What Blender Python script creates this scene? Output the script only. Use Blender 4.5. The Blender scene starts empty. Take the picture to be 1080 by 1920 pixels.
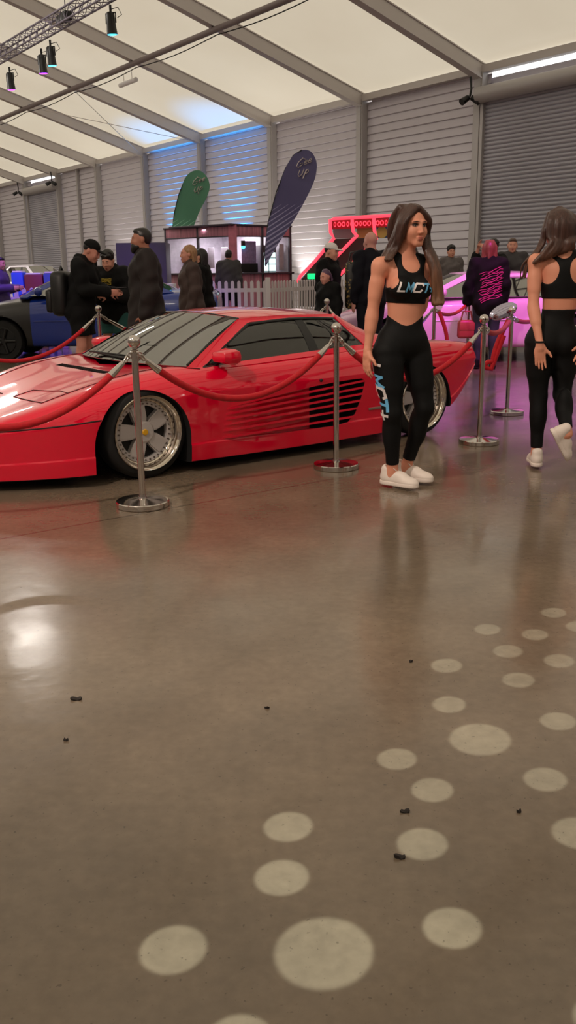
import bpy, bmesh, math, random
import numpy as np
from mathutils import Vector, Matrix
from mathutils.bvhtree import BVHTree
random.seed(7)
SC = bpy.context.scene
COL = SC.collection
PI = math.pi
def R(a): return math.radians(a)

# ------------------------------------------------------------------ materials
MATS = {}
def lin(c):
    return tuple(((x/255)/12.92 if x/255 <= .04045 else ((x/255+.055)/1.055)**2.4) for x in c)
def mat(name, rgb=(128,128,128), rough=.5, metal=0., noise=0., nscale=8., bump=0., bscale=200., emit=None, estr=0., coat=0., alpha=None, trans=0., sheen=0., stretch=None, attr=None, spec=None):
    if name in MATS: return MATS[name]
    m = bpy.data.materials.new(name); m.use_nodes = True
    nt = m.node_tree; b = nt.nodes['Principled BSDF']
    col = lin(rgb)
    b.inputs['Base Color'].default_value = (*col, 1)
    b.inputs['Roughness'].default_value = rough
    b.inputs['Metallic'].default_value = metal
    if coat: b.inputs['Coat Weight'].default_value = coat; b.inputs['Coat Roughness'].default_value = .04
    if sheen: b.inputs['Sheen Weight'].default_value = sheen; b.inputs['Sheen Roughness'].default_value = .4
    if trans: b.inputs['Transmission Weight'].default_value = trans
    if spec is not None: b.inputs['Specular IOR Level'].default_value = spec
    if emit: b.inputs['Emission Color'].default_value = (*lin(emit),1); b.inputs['Emission Strength'].default_value = estr
    src = None
    if attr:
        a = nt.nodes.new('ShaderNodeAttribute'); a.attribute_name = attr; src = a.outputs['Color']
        nt.links.new(src, b.inputs['Base Color'])
    if noise or bump:
        tc = nt.nodes.new('ShaderNodeTexCoord'); mp = nt.nodes.new('ShaderNodeMapping')
        nt.links.new(tc.outputs['Object'], mp.inputs['Vector'])
        if stretch: mp.inputs['Scale'].default_value = stretch
    if noise:
        n = nt.nodes.new('ShaderNodeTexNoise'); n.inputs['Scale'].default_value = nscale; n.inputs['Detail'].default_value = 4
        nt.links.new(mp.outputs[0], n.inputs['Vector'])
        mx = nt.nodes.new('ShaderNodeMixRGB'); mx.blend_type = 'MULTIPLY'; mx.inputs['Fac'].default_value = 1
        cr = nt.nodes.new('ShaderNodeMapRange'); cr.inputs['From Min'].default_value = .3; cr.inputs['From Max'].default_value = .7
        cr.inputs['To Min'].default_value = 1-noise; cr.inputs['To Max'].default_value = 1+noise
        nt.links.new(n.outputs['Fac'], cr.inputs['Value'])
        if src: nt.links.new(src, mx.inputs['Color1'])
        else: mx.inputs['Color1'].default_value = (*col, 1)
        nt.links.new(cr.outputs[0], mx.inputs['Color2'])
        nt.links.new(mx.outputs[0], b.inputs['Base Color'])
    if bump:
        n2 = nt.nodes.new('ShaderNodeTexNoise'); n2.inputs['Scale'].default_value = bscale
        nt.links.new(mp.outputs[0], n2.inputs['Vector'])
        bp = nt.nodes.new('ShaderNodeBump'); bp.inputs['Strength'].default_value = bump; bp.inputs['Distance'].default_value = .01
        nt.links.new(n2.outputs['Fac'], bp.inputs['Height']); nt.links.new(bp.outputs[0], b.inputs['Normal'])
    MATS[name] = m
    return m

M_steel = mat('polished_steel', (205,198,192), .12, 1.)
M_black = mat('black_plastic', (14,14,15), .45)
M_dark = mat('dark_matte', (10,10,11), .8)
M_white = mat('white_paint', (225,222,222), .45)

# ------------------------------------------------------------------ objects
def link(o, parent=None):
    COL.objects.link(o)
    if parent is not None: o.parent = parent
    return o
def tag(o, label=None, cat=None, group=None, kind=None):
    if label: o['label'] = label
    if cat: o['category'] = cat
    if group: o['group'] = group
    if kind: o['kind'] = kind
    return o
def thing(name, label, cat, loc=(0,0,0), rz=0., group=None):
    o = link(bpy.data.objects.new(name, None)); o.empty_display_size = .1
    o.location = loc; o.rotation_euler = (0,0,rz)
    return tag(o, label, cat, group)
def smooth(me, ang=40):
    me.polygons.foreach_set('use_smooth', [True]*len(me.polygons))
    if ang < 180: me.set_sharp_from_angle(angle=R(ang))
def from_data(name, vs, fs, m, parent=None, ang=40):
    me = bpy.data.meshes.new(name)
    me.from_pydata([tuple(v) for v in vs], [], [tuple(f) for f in fs]); me.update()
    ms = m if isinstance(m, (list,tuple)) else [m]
    for q in ms: me.materials.append(q)
    smooth(me, ang)
    return link(bpy.data.objects.new(name, me), parent)

class MB:
    """collects shapes into one mesh"""
    def __init__(s): s.v=[]; s.f=[]; s.mi=[]; s.cur=0
    def add(s, vs, fs, M=None):
        n=len(s.v)
        s.v += [tuple((M @ Vector(v)) if M is not None else v) for v in vs]
        s.f += [tuple(i+n for i in f) for f in fs]; s.mi += [s.cur]*len(fs)
        return s
    def box(s, c, d, rot=None, bev=0.):
        x,y,z=[q/2 for q in d]
        if bev<=0:
            vs=[(a*x,b*y,e*z) for a in(-1,1) for b in(-1,1) for e in(-1,1)]
            fs=[(0,1,3,2),(4,6,7,5),(0,4,5,1),(2,3,7,6),(0,2,6,4),(1,5,7,3)]
        else:
            bm=bmesh.new(); bmesh.ops.create_cube(bm,size=1)
            for v in bm.verts: v.co=Vector((v.co.x*2*x,v.co.y*2*y,v.co.z*2*z))
            bmesh.ops.bevel(bm,geom=bm.edges[:],offset=bev,segments=2,affect='EDGES',profile=.5)
            bm.verts.index_update()
            vs=[tuple(v.co) for v in bm.verts]; fs=[[v.index for v in f.verts] for f in bm.faces]; bm.free()
        M=Matrix.Translation(c)
        if rot is not None: M = M @ (rot if isinstance(rot,Matrix) else Matrix.Rotation(rot,4,'Z'))
        return s.add(vs,fs,M)
    def tube(s, pts, r, n=10, caps=True, flat=1.):
        pts=[Vector(p) for p in pts]; k=len(pts)
        rs=r if isinstance(r,(list,tuple)) else [r]*k
        t0=(pts[1]-pts[0]).normalized()
        up=Vector((0,0,1)) if abs(t0.z)<.9 else Vector((1,0,0))
        nx=t0.cross(up).normalized(); vs=[];fs=[]
        for i,p in enumerate(pts):
            t=(pts[min(i+1,k-1)]-pts[max(i-1,0)]).normalized()
            nx=(nx-t*nx.dot(t)).normalized(); ny=t.cross(nx)
            for j in range(n):
                a=2*PI*j/n; vs.append(p+(nx*math.cos(a)+ny*math.sin(a)*flat)*rs[i])
        for i in range(k-1):
            for j in range(n):
                q=(j+1)%n; fs.append((i*n+j,i*n+q,(i+1)*n+q,(i+1)*n+j))
        if caps: fs.append(tuple(range(n-1,-1,-1))); fs.append(tuple((k-1)*n+j for j in range(n)))
        return s.add(vs,fs)
    def cyl(s,a,b,r,n=16,r2=None): return s.tube([a,b],[r,r if r2 is None else r2],n)
    def lathe(s, prof, n=32, M=None, closed=False):
        """prof: (radius, height) about Z"""
        vs=[];fs=[];k=len(prof)
        for (r,z) in prof:
            for j in range(n):
                a=2*PI*j/n; vs.append((r*math.cos(a),r*math.sin(a),z))
        for i in range(k-1 if not closed else k):
            for j in range(n):
                q=(j+1)%n; i2=(i+1)%k; fs.append((i*n+j,i*n+q,i2*n+q,i2*n+j))
        if not closed:
            if prof[0][0]>1e-6: fs.append(tuple(range(n-1,-1,-1)))
            if prof[-1][0]>1e-6: fs.append(tuple((k-1)*n+j for j in range(n)))
        return s.add(vs,fs,M)
    def ball(s,c,r,n=20,sc=(1,1,1)):
        prof=[(max(r*math.sin(PI*i/(n//2)),1e-7),-r*math.cos(PI*i/(n//2))) for i in range(n//2+1)]
        return s.lathe(prof,n,Matrix.Translation(c)@Matrix.Diagonal((*sc,1)))
    def prism(s, poly, z0, z1, M=None):
        n=len(poly); vs=[(*p,z0) for p in poly]+[(*p,z1) for p in poly]
        fs=[tuple(range(n-1,-1,-1)),tuple(range(n,2*n))]+[(i,(i+1)%n,(i+1)%n+n,i+n) for i in range(n)]
        return s.add(vs,fs,M)
    def grid(s, P, closed=False):
        a=len(P);b=len(P[0]); vs=[q for row in P for q in row]
        fs=[(i*b+j,i*b+j+1,(i+1)*b+j+1,(i+1)*b+j) for i in range(a-1) for j in range(b-1)]
        return s.add(vs,fs)
    def build(s,name,m,parent=None,ang=40,weld=False):
        o=from_data(name,s.v,s.f,m,parent,ang)
        if len(set(s.mi))>1: o.data.polygons.foreach_set('material_index',s.mi)
        if weld:
            bm=bmesh.new(); bm.from_mesh(o.data); bmesh.ops.remove_doubles(bm,verts=bm.verts,dist=1e-5)
            bmesh.ops.recalc_face_normals(bm,faces=bm.faces); bm.to_mesh(o.data); bm.free(); smooth(o.data,ang)
        return o
def bake(o):
    """apply modifiers"""
    dg=bpy.context.evaluated_depsgraph_get(); dg.update()
    me=bpy.data.meshes.new_from_object(o.evaluated_get(dg)); o.modifiers.clear(); o.data=me
    return o
def dup(root, loc, rz=None, label=None):
    def cp(o,par):
        c=o.copy(); COL.objects.link(c)
        if par is not None: c.parent=par
        for ch in o.children: cp(ch,c)
        return c
    c=cp(root,None); c.location=loc
    if rz is not None: c.rotation_euler=(0,0,rz)
    if label: c['label']=label
    return c
def text_mesh(body, size, shear=.25, bold=0.):
    cu=bpy.data.curves.new('t','FONT'); cu.body=body; cu.size=size; cu.shear=shear; cu.align_x='CENTER'; cu.align_y='CENTER'; cu.offset=bold
    cu.resolution_u=3
    o=bpy.data.objects.new('t',cu); COL.objects.link(o)
    dg=bpy.context.evaluated_depsgraph_get(); dg.update()
    me=bpy.data.meshes.new_from_object(o.evaluated_get(dg))
    bm=bmesh.new(); bm.from_mesh(me)
    bmesh.ops.triangulate(bm,faces=bm.faces[:])
    for ax in range(2):
        lo=min(v.co[ax] for v in bm.verts); hi=max(v.co[ax] for v in bm.verts); st=size*.1; q=lo+st
        while q<hi:
            co=Vector((0,0,0)); co[ax]=q; no=Vector((0,0,0)); no[ax]=1
            bmesh.ops.bisect_plane(bm,geom=bm.verts[:]+bm.edges[:]+bm.faces[:],plane_co=co,plane_no=no); q+=st
    bm.verts.index_update()
    vs=[v.co.copy() for v in bm.verts]; fs=[[v.index for v in f.verts] for f in bm.faces]
    bm.free(); bpy.data.objects.remove(o); bpy.data.curves.remove(cu); bpy.data.meshes.remove(me)
    return vs,fs

# ------------------------------------------------------------------ organic surfaces from distance fields
class Sdf:
    def __init__(s, lo, hi, h):
        s.h=h; s.lo=np.array(lo,float)-2*h; n=np.ceil((np.array(hi)-s.lo)/h).astype(int)+3
        s.n=n; s.d=np.full(n,.5,np.float32)
        s.ax=[(s.lo[i]+h*np.arange(n[i])).astype(np.float32) for i in range(3)]
    def sub(s,lo,hi):
        a=[max(0,int(math.floor((lo[i]-s.lo[i])/s.h))) for i in range(3)]
        b=[min(int(s.n[i]),int(math.ceil((hi[i]-s.lo[i])/s.h))+1) for i in range(3)]
        if any(b[i]<=a[i] for i in range(3)): return None
        sl=tuple(slice(a[i],b[i]) for i in range(3))
        return sl,(s.ax[0][sl[0]][:,None,None],s.ax[1][sl[1]][None,:,None],s.ax[2][sl[2]][None,None,:])
    def put(s,lo,hi,fn,k,op='u'):
        m=k+2.5*s.h; q=s.sub([v-m for v in lo],[v+m for v in hi])
        if q is None: return s
        sl,(X,Y,Z)=q; b=fn(X,Y,Z); a=s.d[sl]
        if op=='u':
            if k>0:
                t=np.maximum(k-np.abs(a-b),0)/k; s.d[sl]=np.minimum(a,b)-t*t*k*.25
            else: s.d[sl]=np.minimum(a,b)
        else:
            b=-b
            if k>0:
                t=np.maximum(k-np.abs(a-b),0)/k; s.d[sl]=np.maximum(a,b)+t*t*k*.25
            else: s.d[sl]=np.maximum(a,b)
        return s
    def cone(s,p,q,r1,r2,k=.02,op='u',g=0.):
        p=np.array(p,float);q=np.array(q,float);r1+=g;r2+=g;d=q-p;L=max(float(d@d),1e-9)
        def fn(X,Y,Z):
            t=np.clip(((X-p[0])*d[0]+(Y-p[1])*d[1]+(Z-p[2])*d[2])/L,0,1)
            return np.sqrt((X-p[0]-t*d[0])**2+(Y-p[1]-t*d[1])**2+(Z-p[2]-t*d[2])**2)-(r1+(r2-r1)*t)
        r=max(r1,r2); return s.put(np.minimum(p,q)-r,np.maximum(p,q)+r,fn,k,op)
    def ell(s,c,r,Rm=None,k=.02,op='u',g=0.):
        c=np.array(c,float);r=np.array(r,float)+g
        def fn(X,Y,Z):
            x=X-c[0];y=Y-c[1];z=Z-c[2]
            if Rm is not None:
                A=np.array(Rm).T
                x,y,z=A[0,0]*x+A[0,1]*y+A[0,2]*z,A[1,0]*x+A[1,1]*y+A[1,2]*z,A[2,0]*x+A[2,1]*y+A[2,2]*z
            k0=np.sqrt((x/r[0])**2+(y/r[1])**2+(z/r[2])**2); k1=np.sqrt((x/r[0]**2)**2+(y/r[1]**2)**2+(z/r[2]**2)**2)
            return k0*(k0-1)/np.maximum(k1,1e-6)
        if Rm is None: ex=r
        else: ex=np.sqrt((np.array(Rm)**2)@(r**2))
        return s.put(c-ex,c+ex,fn,k,op)
    def chain(s,P,r0,r1,k):
        """a tapering strand through the points P, blended in as one piece"""
        P=[np.array(p,float) for p in P]; n=len(P)-1
        def fn(X,Y,Z):
            b=None
            for i in range(n):
                p=P[i];d=P[i+1]-p;L=max(float(d@d),1e-9); ra=r0+(r1-r0)*i/n; rb=r0+(r1-r0)*(i+1)/n
                t=np.clip(((X-p[0])*d[0]+(Y-p[1])*d[1]+(Z-p[2])*d[2])/L,0,1)
                q=np.sqrt((X-p[0]-t*d[0])**2+(Y-p[1]-t*d[1])**2+(Z-p[2]-t*d[2])**2)-(ra+(rb-ra)*t)
                b=q if b is None else np.minimum(b,q)
            return b
        A_=np.array(P); r=max(r0,r1); return s.put(A_.min(0)-r,A_.max(0)+r,fn,k)
    def clip(s,fn):
        """keep where fn<0"""
        X,Y,Z=s.ax[0][:,None,None],s.ax[1][None,:,None],s.ax[2][None,None,:]
        s.d=np.maximum(s.d,np.broadcast_to(fn(X,Y,Z),s.d.shape)).astype(np.float32); return s
    def copy(s,g=0.):
        o=object.__new__(Sdf); o.h=s.h;o.lo=s.lo;o.n=s.n;o.ax=s.ax;o.d=s.d-np.float32(g); return o
    def mesh(s):
        d=s.d; ins=d<0; c=ins[:-1,:-1,:-1]; allin=c.copy(); anyin=c.copy()
        for i in(0,1):
            for j in(0,1):
                for k in(0,1):
                    q=ins[i:i+d.shape[0]-1,j:j+d.shape[1]-1,k:k+d.shape[2]-1]; allin&=q; anyin|=q
        act=anyin&~allin; I=np.argwhere(act)
        if len(I)==0: return np.zeros((0,3)),np.zeros((0,4),int)
        idx=np.full(act.shape,-1,np.int32); idx[act]=np.arange(len(I))
        cor=[(i,j,k) for i in(0,1) for j in(0,1) for k in(0,1)]
        V={c_:d[I[:,0]+c_[0],I[:,1]+c_[1],I[:,2]+c_[2]] for c_ in cor}
        acc=np.zeros((len(I),3));cnt=np.zeros(len(I))
        for a in cor:
            for ax in range(3):
                if a[ax]==0:
                    b=list(a);b[ax]=1;b=tuple(b);va=V[a];vb=V[b];m=(va<0)!=(vb<0)
                    t=np.where(m,va/np.where(m,va-vb,1),0); p=np.zeros((len(I),3)); p[:]=a; p[:,ax]=t
                    acc[m]+=p[m];cnt[m]+=1
        P=s.lo+s.h*(I+acc/cnt[:,None]); F=[]
        for ax in range(3):
            o=[0,0,0];o[ax]=1
            n=d.shape; A=ins[:n[0]-o[0],:n[1]-o[1],:n[2]-o[2]];B=ins[o[0]:,o[1]:,o[2]:]
            E=np.argwhere(A!=B); u,v=[(1,2),(2,0),(0,1)][ax]
            E=E[(E[:,u]>0)&(E[:,v]>0)]
            if len(E)==0: continue
            def at(du,dv):
                q=E.copy();q[:,u]-=du;q[:,v]-=dv; return idx[q[:,0],q[:,1],q[:,2]]
            f=np.stack([at(0,0),at(1,0),at(1,1),at(0,1)],1)
            s_=A[E[:,0],E[:,1],E[:,2]]; f[~s_]=f[~s_][:,::-1]
            F.append(f)
        F=np.concatenate(F); F=F[(F>=0).all(1)]
        return P,F
    def build(s,name,m,parent=None,relax=1,tint=None):
        P,F=s.mesh()
        me=bpy.data.meshes.new(name)
        for _ in range(relax):
            acc=np.zeros_like(P);cnt=np.zeros(len(P))
            for a,b in((0,1),(1,2),(2,3),(3,0)):
                np.add.at(acc,F[:,a],P[F[:,b]]);np.add.at(acc,F[:,b],P[F[:,a]]);np.add.at(cnt,F[:,a],1);np.add.at(cnt,F[:,b],1)
            P=P*.5+.5*acc/np.maximum(cnt,1)[:,None]
        me.vertices.add(len(P)); me.vertices.foreach_set('co',P.astype(np.float32).ravel())
        me.loops.add(len(F)*4); me.loops.foreach_set('vertex_index',F.astype(np.int32).ravel())
        me.polygons.add(len(F)); me.polygons.foreach_set('loop_start',np.arange(0,len(F)*4,4,dtype=np.int32))
        me.update(calc_edges=True); me.validate()
        me.materials.append(m)
        me.polygons.foreach_set('use_smooth',np.ones(len(me.polygons),bool))
        if tint is not None:
            ca=me.color_attributes.new('tint','FLOAT_COLOR','POINT')
            c=np.ones((len(P),4),np.float32); c[:,:3]=tint(P); ca.data.foreach_set('color',c.ravel())
        return link(bpy.data.objects.new(name,me),parent)
def rotz(a): c,s=math.cos(a),math.sin(a); return np.array([[c,-s,0],[s,c,0],[0,0,1.]])
def rotx(a): c,s=math.cos(a),math.sin(a); return np.array([[1.,0,0],[0,c,-s],[0,s,c]])
def roty(a): c,s=math.cos(a),math.sin(a); return np.array([[c,0,s],[0,1.,0],[-s,0,c]])
# ------------------------------------------------------------------ people
# joints in metres about the feet; the unposed figure faces -Y, its own left is +X
def canon(h=1.70, yaw=0., lean=0., nod=0., turn=0., armL=None, armR=None, legs=None, tilt=0.):
    """armX: (elbow, wrist) in the unrotated frame for a 1.70 m person"""
    s=h/1.70
    J=dict(pel=(0,0,.93),waist=(0,0,1.08),chest=(0,0,1.25),neck=(0,.012,1.42),
      shL=(.175,.012,1.375),shR=(-.175,.012,1.375),
      elL=(.215,.035,1.10),wrL=(.215,-.035,.86),elR=(-.215,.035,1.10),wrR=(-.215,-.035,.86),
      hipL=(.088,0,.90),knL=(.098,-.012,.49),anL=(.105,.03,.09),hipR=(-.088,0,.90),knR=(-.098,-.012,.49),anR=(-.105,.03,.09))
    if armL: J['elL'],J['wrL']=armL
    if armR: J['elR'],J['wrR']=armR
    if legs: J.update(legs)
    J={k:np.array(v,float)*s for k,v in J.items()}
    L=rotx(lean); c=J['pel'].copy()
    for k in('waist','chest','neck','shL','shR','elL','elR','wrL','wrR'): J[k]=c+L@(J[k]-c)
    Rh=rotz(turn)@rotx(nod+lean*.5)@roty(tilt)
    J['head']=J['neck']+Rh@np.array([0,-.035,.145])*s*.96
    Z=rotz(yaw); J={k:Z@v for k,v in J.items()}
    J['Rt']=Z@rotx(lean); J['Rp']=Z; J['Rh']=Z@Rh; J['s']=s; J['hs']=s*1.0
    d=Z@np.array([0,-1.,0]); J['toeL']=d; J['toeR']=d
    return J
def fingers(S,J,side,k=.004,g=1.0):
    """palm, four bent fingers of different length and a thumb from the side of the palm"""
    wr=J['wr'+side]; el=J['el'+side]; s=J['s']*g
    f=J.get('hd'+side); f=(wr-el) if f is None else np.array(f,float); f=f/np.linalg.norm(f)
    pn=J.get('pn'+side)                                    # palm normal
    if pn is None: pn=J['Rt']@np.array([-1. if side=='L' else 1.,0,0])
    pn=np.array(pn,float); pn=pn-f*(pn@f); pn/=np.linalg.norm(pn)
    sd=np.cross(f,pn)                                      # across the palm
    th=J.get('th'+side); th=J['Rt']@np.array([0,-1.,0]) if th is None else np.array(th,float)
    if sd@th<0: sd=-sd                                     # sd points to the thumb side
    curl=J.get('curl'+side,.25)
    S.cone(wr,wr+f*.03*s,.024*s,.026*s,.012)
    M=np.stack([sd,pn,f],1)
    S.ell(wr+f*.055*s,(.041*s,.0155*s,.052*s),M,.012)
    S.cone(wr+f*.025*s+sd*.022*s,wr+f*.05*s+sd*.036*s,.016*s,.012*s,.012)
    for i,(o,L) in enumerate(((.0285,.070),(.0095,.078),(-.0095,.072),(-.0275,.056))):
        b=wr+f*(.092-.004*abs(i-1))*s+sd*o*s; dirv=f+sd*o*(2.6 if J.get('spread',0) else 1.0); dirv/=np.linalg.norm(dirv)
        p=b; r=(.0088,.0078,.0066)
        a=0.
        for j,fr in enumerate((.42,.32,.26)):
            a+=curl*(1 if j else .6); q=p+(dirv*math.cos(a)+pn*math.sin(a))*L*fr*s
            S.cone(p,q,r[j]*s,(r+(.0056,))[j+1]*s,k if j else .008); p=q
    b=wr+f*.042*s+sd*.034*s; d1=f*.62+sd*.72+pn*.25; d1/=np.linalg.norm(d1); d2=f*.85+sd*.4+pn*.25; d2/=np.linalg.norm(d2)
    q=b+d1*.034*s; S.cone(b,q,.0125*s,.0098*s,.008); S.cone(q,q+d2*.03*s,.0095*s,.007*s,k)
def torso(S,J,fem,g=0.,bust=1.):
    s=J['s'];T=J['Rt'];Pm=J['Rp']
    w=(1. if fem else 1.14)
    S.ell(J['chest']+T@np.array([0,.004,-.01])*s,np.array([.128*w,.092*w,.155])*s,T,.03,g=g)
    S.ell(J['chest']+T@np.array([0,.016,.075])*s,np.array([.125*w,.07*w,.075])*s,T,.04,g=g)
    S.ell(J['waist'],np.array([.108*(1. if fem else 1.22),.082*(1 if fem else 1.2),.13])*s,T,.05,g=g)
    S.ell(J['pel']+np.array([0,0,.01])*s,np.array([.152*(1 if fem else .98),.1,.12])*s,Pm,.05,g=g)
    for x in(-1,1):
        S.ell(J['pel']+Pm@np.array([x*.07,.052,-.055])*s,np.array([.078,.078,.085])*s,Pm,.04,g=g)
        if fem: S.ell(J['chest']+T@np.array([x*.064,-.078,-.018])*s,np.array([.058,.05*bust,.056])*s,T,.03,g=g)
        else: S.ell(J['chest']+T@np.array([x*.07,-.06,.03])*s,np.array([.075,.045,.06])*s,T,.03,g=g)
def shoulders(S,J,fem,g=0.):
    s=J['s']
    for e in'LR':
        sh=J['sh'+e]; S.cone(J['neck']+np.array([0,0,-.01])*s,sh+(J['neck']-sh)*.12,.045*s,.036*s,.035,g=g)
        S.ell(sh+(J['chest']-sh)*.05,np.array([.05,.05,.055])*s*(1 if fem else 1.15),None,.03,g=g)
def arm(S,J,e,fem,g=0.,k=.02,to=1.):
    s=J['s']*(1 if fem else 1.14);sh=J['sh'+e];el=J['el'+e];wr=J['wr'+e]
    S.cone(sh,el,.044*s,.034*s,k,g=g); S.cone(sh+(el-sh)*.35,sh+(el-sh)*.6,.041*s,.038*s,k,g=g)
    wq=el+(wr-el)*to
    S.cone(el,wq,.034*s,(.034-.0115*to)*s,k,g=g); S.cone(el+(wr-el)*.15,el+(wr-el)*.4,.037*s,.033*s,k,g=g)
def leg(S,J,e,fem,g=0.,k=.025,to=1.,w=1.):
    s=J['s']*w;h=J['hip'+e];kn=J['kn'+e];an=J['an'+e]
    S.cone(h,kn,.088*s,.052*s,k,g=g); S.cone(h+(kn-h)*.2,h+(kn-h)*.55,.083*s,.07*s,k,g=g)
    aq=kn+(an-kn)*to; S.cone(kn,aq,.05*s,(.05-.017*to)*s,k,g=g)
    fwd=J['Rp']@np.array([0,-1.,0])
    if to>.6: S.ell(kn+(an-kn)*.3-fwd*.018*s,np.array([.05,.052,.115])*s,None,k,g=g)
def foot(S,J,e,k=.02):
    s=J['s'];an=J['an'+e];d=J['toe'+e]/np.linalg.norm(J['toe'+e])
    up=J.get('fup'+e); up=np.array([0,0,1.]) if up is None else np.array(up,float); up=up-d*(up@d); up/=np.linalg.norm(up)
    S.cone(an,an-up*.03*s-d*.02*s,.034*s,.034*s,k); S.cone(an-up*.04*s,an+d*.12*s-up*.06*s,.032*s,.022*s,k)
def head(S,J,fem,detail=True):
    s=J['hs'];H=J['Rh'];c=J['head']
    def E(p,r,k=.015,op='u'): S.ell(c+H@np.array(p)*s,np.array(r)*s,H,k,op)
    def Cn(p,q,a,b,k=.012): S.cone(c+H@np.array(p)*s,c+H@np.array(q)*s,a*s,b*s,k)
    E((0,.014,.028),(.073,.092,.086)); E((0,-.028,-.022),(.061,.064,.083),.03)
    E((0,-.036,-.07),(.048 if fem else .053,.046,.036),.03)
    Cn((-.012,-.074,-.1),(.012,-.074,-.1),.0165,.0165,.025)
    for x in(-1,1):
        E((x*.037,-.062,-.034),(.024,.026,.026),.025)
        E((x*.075,.012,-.01),(.011,.02,.031),.008)
        Cn((x*.014,-.09,.023),(x*.046,-.077,.022),.0075,.007,.014)
    for x in(-1,1): E((x*.032,-.097,.0025),(.02,.016,.0115),.01,'s')
    for x in(-1,1): E((x*.031,-.0725,.0015),(.0145,.0145,.0145),.003)
    Cn((0,-.088,.014),(0,-.1065,-.034),.0085,.0105,.012)
    for x in(-1,1): E((x*.0115,-.101,-.038),(.0085,.012,.008),.006)
    E((0,-.092,-.0655),(.022,.0125,.0062),.005); E((0,-.0905,-.0765),(.019,.0125,.0072),.005)
    S.cone(c+H@np.array([0,.022,-.06])*s,J['neck']+(J['chest']-J['neck'])*.1,.051*s*(1 if fem else 1.15),.054*s*(1 if fem else 1.15),.03)
def bounds(J,pad=.16):
    P=np.array([v for k,v in J.items() if isinstance(v,np.ndarray) and v.shape==(3,) and k[:3] not in('toe','fup','hdL','hdR','pnL','pnR','thL','thR')])
    return P.min(0)-pad,P.max(0)+pad
def face_tint(J,skin,lip=(150,70,66),lid=None,brow=(40,26,20),eye=True):
    sk=np.array(lin(skin),np.float32);c=J['head'];H=J['Rh'];s=J['hs']
    def fn(P):
        L=(P-c)@H/s; out=np.tile(sk,(len(P),1))
        def blot(p,r,col,soft=.25,a=1.):
            q=np.sqrt((((L-np.array(p))/np.array(r))**2).sum(1)); w=np.clip((1-q)/soft,0,1)[:,None]*a
            out[:]=out*(1-w)+np.array(lin(col))*w
        for x in(-1,1):
            if lid: blot((x*.033,-.085,.006),(.026,.03,.0135),lid,.4)
            blot((x*.03,-.085,.0235),(.022,.03,.0046),brow,.4,1.)
            if eye:
                blot((x*.031,-.09,.0015),(.0115,.02,.0048),(170,160,152),.3); blot((x*.031,-.09,.0015),(.0062,.02,.0055),(18,12,10),.3)
        blot((0,-.1,-.0655),(.024,.025,.0062),lip,.4); blot((0,-.1,-.077),(.021,.025,.0075),lip,.4)
        return out
    return fn
def skinmat(name):
    return mat('skin_'+name,(200,150,120),.52,attr='tint',spec=.35)
def body(J,fem,parent,h,skin,tint=None,extra=None,bust=1.):
    lo,hi=bounds(J); hd=J['head']; lo=np.minimum(lo,hd-.17); hi=np.maximum(hi,hd+.17); lo[2]=min(lo[2],-.0)
    S=Sdf(lo,hi,h); torso(S,J,fem,bust=bust); shoulders(S,J,fem)
    for e in'LR': arm(S,J,e,fem); leg(S,J,e,fem); foot(S,J,e); fingers(S,J,e)
    head(S,J,fem)
    if extra: extra(S,J)
    return S.build('body',skinmat('tone'),parent,1,tint or face_tint(J,skin)),S
def shoes(J,parent,m,h=.006,sole=None,names='shoe',ankle=False):
    s=J['s']
    for e in'LR':
        an=J['an'+e]; d=J['toe'+e]/np.linalg.norm(J['toe'+e]); up=J.get('fup'+e); up=np.array([0,0,1.]) if up is None else np.array(up,float)
        up=up-d*(up@d); up/=np.linalg.norm(up); sd=np.cross(d,up); M=np.stack([sd,d,up],1)
        b=an-up*.085*s                      # sole level below the ankle
        P=lambda x,y,z: b+(sd*x+d*y+up*z)*s
        S=Sdf(an-.27,an+.27,h)
        S.ell(P(0,-.03,.045),np.array([.037,.055,.045])*s,M,.02); S.ell(P(0,.075,.035),np.array([.041,.095,.036])*s,M,.03)
        S.ell(P(0,.13,.026),np.array([.042,.055,.027])*s,M,.02); S.cone(P(0,-.035,.05),P(0,-.04,.095),.036*s,.036*s,.02)
        S.ell(P(0,.045,.065),np.array([.033,.06,.03])*s,M,.02)
        S.ell(P(0,-.012,.125),np.array([.028,.032,.035])*s,M,.01,'s')
        q=lambda X,Y,Z:-((X-b[0])*up[0]+(Y-b[1])*up[1]+(Z-b[2])*up[2])+.006*s
        S.clip(q); o=S.build(names,m,parent,1)
        ow=S=Sdf(an-.27,an+.27,h)
        S.ell(P(0,-.03,.014),np.array([.041,.058,.05])*s,M,.0); S.ell(P(0,.06,.014),np.array([.04,.1,.05])*s,M,.02); S.ell(P(0,.125,.014),np.array([.046,.06,.05])*s,M,.02)
        S.clip(lambda X,Y,Z: np.abs((X-b[0])*up[0]+(Y-b[1])*up[1]+(Z-b[2])*up[2]-.0135*s)-.0135*s)
        S.build('sole',sole or m,o,1)
        if ankle:
            mb=MB()
            for i in range(4):
                y=.025+.022*i; zz=.094-.008*i
                mb.tube([P(-.022,y,zz-.006),P(0,y+.006,zz+.004),P(.022,y,zz-.006)],.0035*s,6)
            for sx in(-1,1): mb.tube([P(0,.025,.1),P(sx*.02,.015,.118),P(sx*.034,.03,.112),P(sx*.022,.04,.096),P(0,.028,.1)],.003*s,6)
            mb.build('laces',m,o)
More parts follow.
